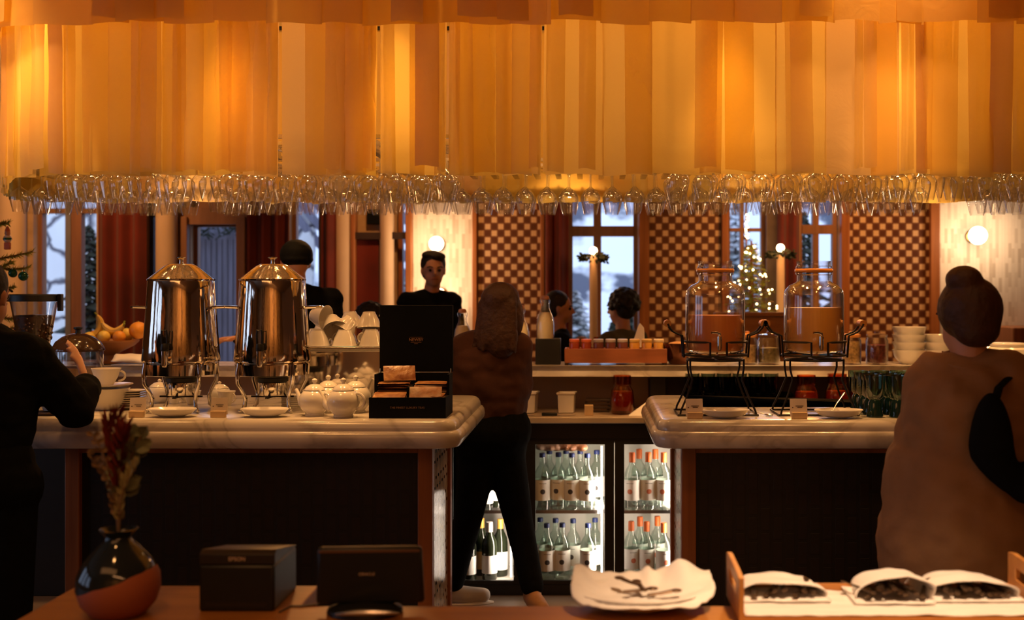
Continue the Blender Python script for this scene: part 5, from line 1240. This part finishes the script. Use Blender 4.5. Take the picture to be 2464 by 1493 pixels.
def person(label, J, yaw=0, s=1.0, hair='short', hairm='hairb', top=None, topm='blackcloth', legm='blackcloth', skinm='skin', sleeve=1.0, voxel=.011, hands=True, handdir=None, loose=.016, hem=.0, headpitch=0, shoem=None, legs=True, name='person', topname='shirt'):
    base = Vector((J['hip'].x, J['hip'].y, 0)); T = Matrix.Translation(-base)
    t = thing('person', label, 'person', base)
    f = Vector((math.sin(yaw), math.cos(yaw), 0)); rt = Vector((math.cos(yaw), -math.sin(yaw), 0)); up = Vector((0, 0, 1))
    hc = J['head']; f2 = (f*math.cos(headpitch)-up*math.sin(headpitch)); u2 = (up*math.cos(headpitch)+f*math.sin(headpitch))
    hf = Matrix((rt, f2, u2)).transposed()
    def hp(x, y, z): return hc+hf @ Vector((x, y, z))*s
    yb = J.get('byaw', yaw); br = Vector((math.cos(yb), -math.sin(yb), 0)); bf = Vector((math.sin(yb), math.cos(yb), 0))
    def torso(g, e, mode=0):
        hip, ch = J['hip'], J['chest']; ax = (ch-hip)
        def ell(c, w_, d_, h_):
            n = 16; m = 10; vs = []; 
            for j in range(m+1):
                a = PI*(j/m-.5)
                for i in range(n):
                    q = 2*PI*i/n; vs.append(c+br*(w_*math.cos(a)*math.cos(q))+bf*(d_*math.cos(a)*math.sin(q))+ax.normalized()*(h_*math.sin(a)))
            g.add(vs, [(j*n+i, j*n+(i+1) % n, (j+1)*n+(i+1) % n, (j+1)*n+i) for j in range(m) for i in range(n)])
        W = J.get('w', 1)*s
        if mode != 1: ell(hip, .165*W+e, .115*W+e, .14*s+e)
        if mode == 2: ell(hip+ax*.15, .150*W+e, .108*W+e, .12*s); return
        ell(hip+ax*.38, .135*W+e, .098*W+e, .16*s+e); ell(hip+ax*.72, .155*W+e, .108*W+e, .16*s+e); ell(ch, .160*W+e, .105*W+e, .13*s+e)
        for k in 'LR': g.cap(J['sh'+k], ch+ax.normalized()*.09*s, .058*s+e, .062*s+e, 12, 8)
        g.cap(J['shL'], J['shR'], .050*s+e, .050*s+e, 12, 8)
        nk = (J['shL']+J['shR'])/2+V((0, 0, .035*s))
        for k in 'LR': g.cap(nk, nk+(J['sh'+k]-nk)*.72, .058*s+e*.6, .046*s+e, 12, 8)
    def arms(g, e, k1=1.0, k0=0):
        for k in 'LR':
            a, b, c = J['sh'+k], J['el'+k], J['wr'+k]
            g.cap(a, b, .053*s+e, .042*s+e, 12, 8)
            g.cap(b, b+(c-b)*k1, .041*s+e, (.041-.015*k1)*s+e, 12, 8)
    def leg(g, e, k1=1.0):
        for k in 'LR':
            a, b, c = J['hp'+k], J['kn'+k], J['an'+k]
            g.cap(a, b, .085*s+e, .056*s+e, 14, 8); g.cap(b, b+(c-b)*k1, .055*s+e, .040*s+e, 14, 8)
        g.cap(J['hpL'], J['hpR'], .10*s+e, .10*s+e, 14, 8)
    g = MB(); g.X = T
    torso(g, 0); arms(g, 0)
    if legs: leg(g, 0)
    nb_ = (J['shL']+J['shR'])/2+up*.02*s
    g.cap(nb_-bf*.0, hp(0, -.015, -.075), .056*s, .050*s, 12, 8)
    # head: skull, jaw, nose, ears, brow, lips
    for c, r in (((0, -.005, .02), (.073, .093, .092)), ((0, .020, -.045), (.058, .066, .066)), ((0, .048, -.085), (.030, .028, .024)), ((0, .082, .014), (.045, .012, .012)), ((0, .078, -.060), (.022, .010, .008))):
        q = MB(); q.ball((0, 0, 0), tuple(v*s for v in r), 16, 10); g.add([hp(*c)+hf @ Vector(v) for v in q.v], q.f)
    g.cap(hp(0, .090, .005), hp(0, .108, -.030), .009*s, .014*s, 8, 6)
    for a in (-1, 1): g.cap(hp(a*.073, -.005, .008), hp(a*.072, .0, -.026), .013*s, .010*s, 8, 6)
    if hands:
        for k in 'LR':
            w = J['wr'+k]; dv = (J['wr'+k]-J['el'+k]).normalized(); hd = (handdir or {}).get(k)
            if hd: hand(g, w, *hd, s=s)
            else: hand(g, w, dv, br*(1 if k == 'R' else -1), bf+dv*.1, .4, s)
    b = g.build('body', M[skinm], t); bake(b, voxel)
    # eyes, brows and mouth as small parts of the face
    for a in (-1, 1):
        e = MB(); e.X = T; e.ball(hp(a*.030, .079, -.004), .0105*s, 10, 8); e.build('eye', M['eye'], t)
        e = MB(); e.X = T; e.tube([hp(a*.015, .094, .014), hp(a*.032, .094, .020), hp(a*.050, .080, .014)], .004*s, 6); e.build('eyebrow', M[hairm], t)
    e = MB(); e.X = T; e.tube([hp(-.022, .083, -.061), hp(0, .091, -.059), hp(.022, .083, -.061)], [.003*s, .005*s, .003*s], 8); e.build('mouth', M['lip'], t)
    # clothes
    g = MB(); g.X = T; torso(g, loose, 0 if hem else 1); arms(g, loose*.9, sleeve)
    if hem:
        hp_ = J['hip']; g.lathe([(.001, -hem), (.20*s+loose, -hem), (.205*s+loose*1.2, -hem*.4), (.195*s+loose, .05), (.18*s+loose, .16), (.10, .24), (.001, .26)], 20, c=tuple(hp_), sy=.80)
    tp = g.build(topname, M[topm], t); bake(tp, voxel*1.1, 3)
    nn = [v.normal.copy() for v in tp.data.vertices]
    for v, n_ in zip(tp.data.vertices, nn):
        q = v.co; v.co = q+n_*(.011*noise.noise(V((q.x*7, q.y*7, q.z*11+q.x*6)))+.006*noise.noise(V((q.x*18, q.y*18, q.z*26))))
    if legs:
        g = MB(); g.X = T; leg(g, loose*.6, .96); torso(g, loose*.55, 2)
        p = g.build('trousers', M[legm], t); bake(p, voxel*1.2, 3)
        for k in 'LR':
            a = J['an'+k]; fd = J.get('foot'+k, f)
            fd = Vector(fd).normalized(); g = MB(); g.X = T; gz = Vector((a.x, a.y, a.z-.055*s))
            g.cap(gz-fd*.03*s+up*.012, gz+fd*.06*s+up*.002, .042*s, .046*s, 12, 8).cap(gz+fd*.06*s+up*.002, gz+fd*.155*s, .046*s, .036*s, 12, 8).cap(gz+up*.03*s-fd*.01, gz+up*.06*s, .046*s, .045*s, 12, 8)
            o = g.build('shoe', M[(shoem or {}).get(k, 'blackmat')], t); bake(o, .009, 3)
            g = MB(); g.X = T; pts = [gz+fd*(-.075+.28*i/8)*s for i in range(9)]
            g.tube([p_-up*.036*s for p_ in pts], [v*s for v in (.018, .036, .042, .044, .046, .047, .044, .036, .016)], 12, flat=.28); g.build('sole', M['sole'], o)
    # hair
    g = MB(); g.X = T
    def hb(c, r, n=16):
        q = MB(); q.ball((0, 0, 0), tuple(v*s for v in r), n, 10); g.add([hp(*c)+hf @ Vector(v) for v in q.v], q.f)
    if hair == 'cap':
        hb((0, -.010, .040), (.088, .104, .085)); hb((0, -.02, .015), (.087, .098, .04)); nm, hm = 'beanie', 'blackmat'
    else:
        nm, hm = 'hair', hairm
        hb((0, -.018, .040), (.084, .094, .090)); hb((0, -.045, -.005), (.080, .070, .075))
        if hair == 'bun': hb((-.030, -.035, .118), (.055, .055, .042)); hb((0, -.02, .03), (.096, .100, .100)); hb((0, -.055, -.03), (.072, .055, .055))
        if hair == 'quiff': hb((-.02, .045, .085), (.055, .045, .030)); hb((.03, .02, .095), (.05, .05, .03))
        if hair == 'long':
            hb((0, -.055, -.07), (.095, .065, .12)); hb((.02, -.07, -.13), (.090, .055, .11)); hb((-.04, -.05, -.10), (.070, .055, .11)); hb((.06, .01, -.04), (.04, .06, .10)); hb((-.06, .01, -.04), (.04, .06, .10)); hb((0, -.03, .05), (.095, .095, .085))
            for k in range(18):
                a = -1.5+3*k/17; g.cap(hp(.085*math.sin(a), -.06-.035*math.cos(a), .03), hp(.105*math.sin(a)+.01*math.sin(k*5), -.085-.03*math.cos(a), -.17-.03*math.sin(k*2.3)), .016*s, .010*s, 8, 5)
        if hair == 'tied': hb((.0, -.095, -.01), (.035, .035, .035)); g.cap(hp(0, -.10, -.02), hp(.01, -.12, -.09), .022*s, .012*s, 8, 6)
        if hair == 'curly':
            for k in range(46):
                a = k*2.4; z = 1-1.35*k/46; r_ = math.sqrt(max(0, 1-z*z)); y = -.03+.095*r_*math.sin(a)
                if y > .055 and z < .5: continue
                hb((.095*r_*math.cos(a), y, .03+.098*z), (.026, .026, .024), 8)
    o = g.build(nm, M[hm], t); bake(o, .008, 2)
    return t
M['eye'] = mat('eye_dark', (.03, .02, .015), .2); M['lip'] = mat('lip', (.36, .12, .09), .5); M['sole'] = mat('shoe_sole', (.72, .66, .58), .7)
M['whiteshoe'] = mat('white_sneaker', (.74, .68, .62), .6); M['tanshoe'] = mat('tan_sneaker', (.48, .24, .10), .6)
M['olive'] = mat('olive_shirt', (.10, .085, .035), .9); M['brownknit'] = mat('brown_jacket', (.075, .024, .012), .9, bump=.2); M['beige'] = mat('beige_coat', (.36, .20, .095), .9, bump=.15)
V = Vector
def joints(x, y, yaw, hipz, chz, headz, lean=(0, 0), s=1.0, sit=False, head=None, shw=.17, **kw):
    f = V((math.sin(yaw), math.cos(yaw), 0)); r = V((math.cos(yaw), -math.sin(yaw), 0)); b = V((x, y, 0)); L_ = V((lean[0], lean[1], 0))
    J = {}
    J['hip'] = b+V((0, 0, hipz)); J['chest'] = b+L_*.7+V((0, 0, chz)); J['head'] = b+L_*1.1+V((0, 0, headz))+f*.03 if head is None else head
    sh = b+L_+V((0, 0, chz+.105*s))
    for k, a in (('L', -1), ('R', 1)):
        J['sh'+k] = sh+r*a*shw*s; J['el'+k] = J['sh'+k]+V((0, 0, -.27*s))+r*a*.05; J['wr'+k] = J['el'+k]+V((0, 0, -.18*s))+f*.14*s
        J['hp'+k] = J['hip']+r*a*.09*s-V((0, 0, .06)); J['kn'+k] = V((b.x, b.y, 0))+r*a*.10*s+V((0, 0, .47*s)) if not sit else J['hip']+f*.42*s+r*a*.1
        J['an'+k] = V((b.x, b.y, 0))+r*a*.10*s+V((0, 0, .095)) if not sit else V((J['kn'+k].x, J['kn'+k].y, max(.10, hipz-.44*s)))
    J.update(kw); return J
# 1 woman in black leaning over the left counter
hd = P(-40, 712, 3.80)
J = joints(X(-45, 3.78), 3.78, .15, .93, 1.22, 1.5, (0, .05), head=hd, shw=.165)
J['shR'] = P(62, 862, 3.80); J['elR'] = P(190, 992, 3.86); J['wrR'] = P(222, 946, 4.02); J['elL'] = J['shL']+V((-.08, .12, -.24)); J['wrL'] = J['elL']+V((.1, .20, .06))
J['elR'] = P(180, 985, 3.92); J['wrR'] = P(208, 925, 4.12)
wv = person('person in black top seen from behind, leaning an arm on the left counter', J, .12, .98, 'tied', 'hairb', topm='blackcloth', voxel=.007, loose=.026, sleeve=.86,
   handdir={'R': (V((-.35, .25, .75)), V((.7, .4, .1)), V((-.3, .5, .6)), .25)}, topname='sweater')
g = MB(); w_ = J['wrR']; ax = (J['wrR']-J['elR']).normalized(); a = ax.orthogonal().normalized(); b_ = ax.cross(a)
g.tube([w_+a*math.cos(q)*.033+b_*math.sin(q)*.033-ax*.012 for q in [2*PI*i/20 for i in range(20)]], .0045, 6, closed=True)
o = g.build('wristwatch', M['brass']); tag(o, 'gold wristwatch on the raised wrist beside the white cup', 'watch')
# 2 man in black cap
J = joints(X(705, 6.55), 6.62, -.3, .95, 1.34, 1.6, (0, -.02), s=1.04, head=P(712, 632, 6.5), shw=.185)
J['elL'] = P(640, 790, 6.42); J['wrL'] = P(580, 815, 6.33); J['elR'] = P(810, 835, 6.6); J['wrR'] = P(770, 905, 6.42)
person('person in a black cap and black jacket working behind the right urn', J, -.5, 1.04, 'cap', 'hairb', topm='blackcloth', loose=.024, handdir={'L': (V((-1, -.1, -.05)), V((0, .2, 1)), V((0, -1, .2)), .5)})
# 3 standing person facing us
J = joints(X(1036, 7.75), 7.75, PI-.5, .98, 1.27, 1.6, (0, 0), s=1.04, head=P(1043, 650, 7.72), shw=.145)
for k_ in ('chest', 'shL', 'shR', 'elL', 'elR', 'wrL', 'wrR'): J[k_] = J[k_]+V((0, 0, .05))
person('person with short dark hair in black shirt facing us before the tiled pier', J, PI-.25, 1.02, 'quiff', 'hairb', topm='blackcloth', skinm='skin', loose=.018, sleeve=.4)
# 4 walking person with brown hair
J = joints(X(1188, 5.38), 5.40, .0, .86, 1.12, 1.40, (0, 0), s=.95, head=P(1210, 745, 5.36), shw=.175, w=1.12)
J['hip'] = P(1182, 1035, 5.38); J['chest'] = P(1182, 880, 5.40); J['shL'] = P(1122, 838, 5.40); J['shR'] = P(1242, 842, 5.38)
J['elL'] = P(1112, 930, 5.46); J['wrL'] = P(1135, 905, 5.62); J['elR'] = P(1252, 930, 5.40); J['wrR'] = P(1218, 905, 5.58)
J['hpL'] = P(1155, 1075, 5.38); J['hpR'] = P(1212, 1075, 5.40); J['knL'] = P(1128, 1240, 5.40); J['knR'] = P(1246, 1245, 5.44)
J['anL'] = P(1088, 1408, 5.46); J['anR'] = P(1282, 1418, 5.34)
J['footL'] = (1, .1, 0); J['footR'] = (.35, -1, 0); J['byaw'] = 0
wk = person('person with loose brown hair, brown jacket and black trousers walking in the passage', J, .35, .95, 'long', 'hairbr', topm='brownknit', loose=.028, shoem={'L': 'whiteshoe', 'R': 'tanshoe'}, voxel=.010, topname='jacket')
# 5 person in beige with hair bun
J = joints(X(2330, 3.4), 3.42, 0, .88, 1.17, 1.42, (.0, .0), s=.95, head=P(2325, 768, 3.42), shw=.165, w=1.12)
J['shL'] = P(2252, 920, 3.44); J['shR'] = P(2415, 915, 3.40); J['chest'] = P(2335, 985, 3.42); J['hip'] = P(2310, 1215, 3.42)
J['elL'] = P(2205, 1090, 3.46); J['wrL'] = P(2222, 1180, 3.62); J['elR'] = P(2470, 1060, 3.38); J['wrR'] = P(2492, 1180, 3.5)
person('person with dark hair bun and long beige coat seen from behind on the right', J, -.25, .98, 'bun', 'hairbr', topm='beige', loose=.036, voxel=.012, hem=.235, topname='coat')
pb = bpy.context.scene.objects
rp_ = [o for o in pb if o.name.startswith('coat')][0].parent
g = MB(); nb2 = (J['shL']+J['shR'])/2-V((rp_.location.x, rp_.location.y, 0))
g.tube([nb2+V((.078*math.cos(a), .068*math.sin(a)-.012, .052+.02*math.sin(a))) for a in [2*PI*i/24 for i in range(24)]], .021, 8, closed=True)
g.build('coat_collar', M['beige'], rp_)
t = thing('shoulder_bag', 'black bag hanging at the side of the person in the beige coat', 'bag', (X(2385, 3.2), 3.2, Z(1075, 3.2)))
g = MB(); q = MB(); q.ball((0, 0, 0), (.062, .05, .15), 22, 14); g.add([(x*(1-.9*z)+1.1*max(0, -z-.02)**1.2, y, z) for x, y, z in q.v], q.f); g.ball((.125, 0, -.10), (.09, .05, .065), 16, 10); bake(g.build('pouch', M['blackcloth'], t), .008, 4)
e0 = V((.02, .02, .13)); e1 = P(2432, 905, 3.33)-t.location
MB().tube([e0, (e0+e1)/2+V((-.02, -.02, 0)), e1, e1+V((.01, .09, .03))], .012, 8, flat=.4).build('strap', M['blackcloth'], t)
# 6, 7, 8 guests sitting at the far windows
def stool(x, y, lb):
    t = thing('bar_stool', lb, 'stool', (x, y, 0), 0, 'high stools by the windows')
    MB().lathe([(.001, .70), (.16, .70), (.17, .72), (.16, .745), (.001, .75)], 24).build('seat', M['wood'], t)
    for a in range(4):
        c, s_ = math.cos(a*PI/2+.78), math.sin(a*PI/2+.78); MB().tube([(.20*c, .20*s_, 0), (.12*c, .12*s_, .70)], .014, 8).build('leg', M['wood'], t)
for px, d, yaw, hr, tm, hx, hy, lb, sx in ((1350, 7.85, PI/2, 'tied', 'blackcloth', 1345, 742, 'guest in dark clothes seated in front of the red curtain, in profile', .94), (1500, 7.85, -.9, 'curly', 'olive', 1494, 742, 'guest with curly black hair in olive shirt seated at the middle window', .98), (893, 7.3, .4, 'curly', 'blackcloth', 897, 775, 'curly dark haired guest mostly hidden behind the tea box', .9)):
    J = joints(X(px, d), d, yaw, .84, 1.13, 1.4, (.0, .0), s=sx, sit=True, head=P(hx, hy, d), shw=.165)
    dz = J['head'].z-(J['chest'].z+.105*sx+.225); 
    for k in J:
        if k not in ('head', 'anL', 'anR'): J[k] = J[k]+V((0, 0, dz))
    person(lb, J, yaw, sx, hr, 'hairb', topm=tm, loose=.02, voxel=.012)
    stool(X(px, d), d, 'high wooden stool under the '+lb.split(' seated')[0].split(' mostly')[0])
    so = bpy.context.scene.objects
t = thing('high_table', 'high wooden table between the guests at the middle window', 'table', (X(1425, 7.85), 7.85, 0))
MB().lathe([(.001, 1.07), (.24, 1.07), (.25, 1.085), (.24, 1.10), (.001, 1.10)], 28).build('table_top', M['oak'], t)
MB().lathe([(.16, 0), (.16, .02), (.03, .05), (.03, 1.069)], 16).build('pedestal', M['iron'], t)
def bread(px, dz, r, lb, m='orangep'):
    t = thing('basket', lb, 'basket', (X(px, 7.85), 7.85, 1.1005+dz))
    MB().olathe([(.001, .002), (r*.8, .002), (r, .07), (r*.94, .07), (r*.75, .01), (.001, .008)], 18).build('basket', M['oak'], t)
    MB().ball((0, 0, .06), (r*.8, r*.8, .045), 12, 8).build('rolls', mat('bread_rolls', (.55, .30, .12), .6, bump=.5), t)
bread(1400, 0, .065, 'bread basket on the high table between the two guests')
o = MB().olathe([(.001, .002), (.03, .002), (.034, .10), (.030, .10), (.027, .008), (.001, .006)], 16).build('candle_glass', M['amberglass']); o.location = (X(1440, 7.82), 7.80, 1.1005); tag(o, 'small amber glass on the high table right of the basket', 'glass')
# ================================================================ greenery, festive lights
def firtree(label, px, d, zt, rad, nb_, zb=.0, seed=3, trunkr=.03):
    rr_ = random.Random(seed); t = thing('christmas_tree', label, 'tree', (X(px, d), d, zb)); Ht = zt-zb
    MB().lathe([(trunkr, 0), (trunkr*.6, Ht*.6), (.006, Ht)], 8).build('trunk', M['wood'], t)
    br_ = MB(); ne = MB(); tips = []
    for k in range(nb_):
        q = (k+.5)/nb_; a = k*2.399+rr_.uniform(-.3, .3); l = rad*(1-q)*rr_.uniform(.8, 1.15)+.03; zz = Ht*(.10+.88*q)
        p0 = V((0, 0, zz)); p1 = V((math.cos(a)*l, math.sin(a)*l, zz-.12*l+.15*l*rr_.random())); br_.tube([p0, (p0+p1)/2-V((0, 0, .03*l)), p1], [.006, .004, .002], 5)
        tips.append(p1); n = int(10+l*110)
        for i in range(n):
            c = p0+(p1-p0)*(.15+.85*i/n)-V((0, 0, .03*l*math.sin(PI*i/n))); dv = (p1-p0).normalized(); sd = dv.orthogonal().normalized(); q2 = rr_.random()*6.28
            v = (dv*.6+(Matrix.Rotation(q2, 3, dv) @ sd)).normalized()*rr_.uniform(.025, .045); w2 = v.cross(dv).normalized()*.004
            ne.add([c-w2, c+w2, c+v], [(0,1,2)])
    br_.build('branches', M['wood'], t); ne.build('needles', M['leaf'], t, smooth=False)
    return t, tips
t, tips = firtree('fir tree with ornaments at the far left edge, partly out of frame', -110, 7.1, 2.3, .62, 130, seed=5)
def bauble(px, py, d, r, m, lb):
    t = thing('bauble', lb, 'ornament', P(px, py, d)); MB().ball((0, 0, 0), r, 18, 12).build('ball', m, t)
    c = MB().lathe([(.007, r-.001), (.007, r+.007), (.001, r+.009)], 10).build('cap', M['brass'], t); MB().tube([(0, 0, r+.008), (.002, 0, r+.03)], .0012, 5).build('hook', M['brass'], t)
M['greenball'] = mat('green_bauble', (.01, .10, .06), .12, .3)
bauble(31, 658, 5.9, .022, M['greenball'], 'dark green bauble left of its twin under the fir branch')
bauble(56, 665, 5.85, .024, M['greenball'], 'dark green bauble hanging furthest right under the fir branch')
t = thing('snowman_ornament', 'small snowman ornament with red cap hanging from the fir', 'ornament', P(18, 575, 5.9))
MB().ball((0, 0, 0), .020, 14, 10).build('body', M['china'], t); MB().ball((0, 0, .028), .014, 12, 8).build('head', M['skin'], t); MB().lathe([(.014, .038), (.010, .050), (.003, .064)], 12).build('cap', M['reddisc'], t)
MB().box(-.016, .016, -.008, .008, -.055, -.018).build('legs', M['reddisc'], t, bev=.004); MB().lathe([(.0205, -.006), (.0215, 0), (.018, .008)], 14).build('scarf', M['greenball'], t)
for i, (px, py, l, an) in enumerate(((-20, 622, .21, .12), (-25, 645, .2, .02), (-30, 540, .12, 0), (-15, 720, .2, .08), (-20, 760, .22, -.1), (-10, 690, .12, -.05))):
    pass
g = MB(); ge = MB(); t = thing('fir_branch', 'green fir twigs reaching over the pale column at the left', 'branch', P(-30, 650, 5.9)); o0 = t.location
for px0, py0, px1, py1 in ((-60, 625, 78, 606), (-60, 640, 70, 645), (-60, 530, 22, 536), (-60, 730, 72, 712), (-60, 750, 60, 768), (-50, 660, 30, 630), (-60, 700, 34, 690), (-60, 790, 110, 792), (-60, 810, 90, 770)):
    a = P(px0, py0, 5.95)-o0; b = P(px1, py1, 5.88)-o0; n = 10
    g.tube([a, (a+b)/2-V((0, 0, .012)), b], [.006, .004, .002], 5)
    for i in range(170):
        q = i/170; c = a+(b-a)*q-V((0, 0, .024*q*(1-q)*2)); dv = (b-a).normalized(); sd = dv.orthogonal().normalized()
        v = (dv*.7+(Matrix.Rotation(R.random()*6.28, 3, dv) @ sd)).normalized()*R.uniform(.02, .036); w2 = v.cross(dv).normalized()*.004
        ge.add([c-w2, c+w2, c+v], [(0,1,2)])
g.build('twigs', M['wood'], t); ge.build('needles', M['leaf'], t, smooth=False)
t, tips = firtree('slim fir tree with warm fairy lights between the juice jars', 1808, 8.15, 1.86, .36, 150, zb=.75, seed=9)
stand = tag(MB().box(-.2, .2, -.15, .15, 0, .748).build('tree_table', M['darkwood'], bev=.01), 'low dark table carrying the fairy lit tree', 'table'); stand.location = (X(1808, 8.15), 8.15, 0)
g = MB(); wpts = []
for k in range(96):
    q = (k+.5)/96; a = k*.55; zz = 1.86-(1.86-.95)*q; r_ = .36*q*.95+.02
    p = V((X(1808, 8.15)+r_*math.cos(a), 8.15+r_*math.sin(a)*.9, zz-.02+R.uniform(-.012, .012))); wpts.append(p)
for k in range(14): wpts.insert(0, V((X(1796+R.uniform(-3, 3), 8.15), 8.12, 1.88+.0125*k)))
fl = thing('fairy_lights', 'string of warm fairy lights wound round the slim fir tree', 'light string', wpts[0])
MB().tube([p-wpts[0] for p in wpts], .0012, 4).build('wire', M['darkleaf'], fl)
for p in wpts[::-1][:100]: g.ball(p-wpts[0], .0062, 8, 5)
for k, p in enumerate(wpts[:96]):
    if k == 0: b0 = MB().ball((0, 0, 0), .0070, 8, 6).build('bulb', M['fairy'], fl); o = b0
    else: o = b0.copy(); COL.objects.link(o)
    o.location = p-wpts[0]
MB().tube([(0, 0, 0), (0, 0, .35)], .006, 6).build('tree_top_rod', M['wood'], bpy.data.objects['fairy_lights']).location = (0, .03, -.25)
def candle(px, py, d, lb, lb2):
    t = thing('wreath_lamp', lb, 'lamp', P(px, py, d)); z = t.location.z
    MB().ball((0, 0, .0), .030, 16, 10).build('bulb', M['globe'], t)
    g = MB()
    for k in range(130):
        a = R.random()*6.28; rr_ = .075+R.uniform(-.022, .022); c = V((rr_*math.cos(a), rr_*.6*math.sin(a), -.055+R.uniform(-.02, .025)))
        leafq(g, c, (math.cos(a)+R.uniform(-.8, .8), R.uniform(-1, 1), R.uniform(-.6, .8)), .018, .035)
    g.build('wreath', M['darkleaf'], t, smooth=False)
    MB().lathe([(.03, -z+.001), (.03, -.06), (.02, -.045), (.012, -.030)], 14).build('post', M['column'], t)
    lamp('wreath_light', 'POINT', P(px, py, d-.08), 1.2, size=.03)
candle(1428, 604, 8.45, 'small glowing bulb over a dark wreath on a post at the middle window', '')
candle(1878, 597, 8.45, 'small glowing bulb over a dark wreath on a post beside the red curtain', '')
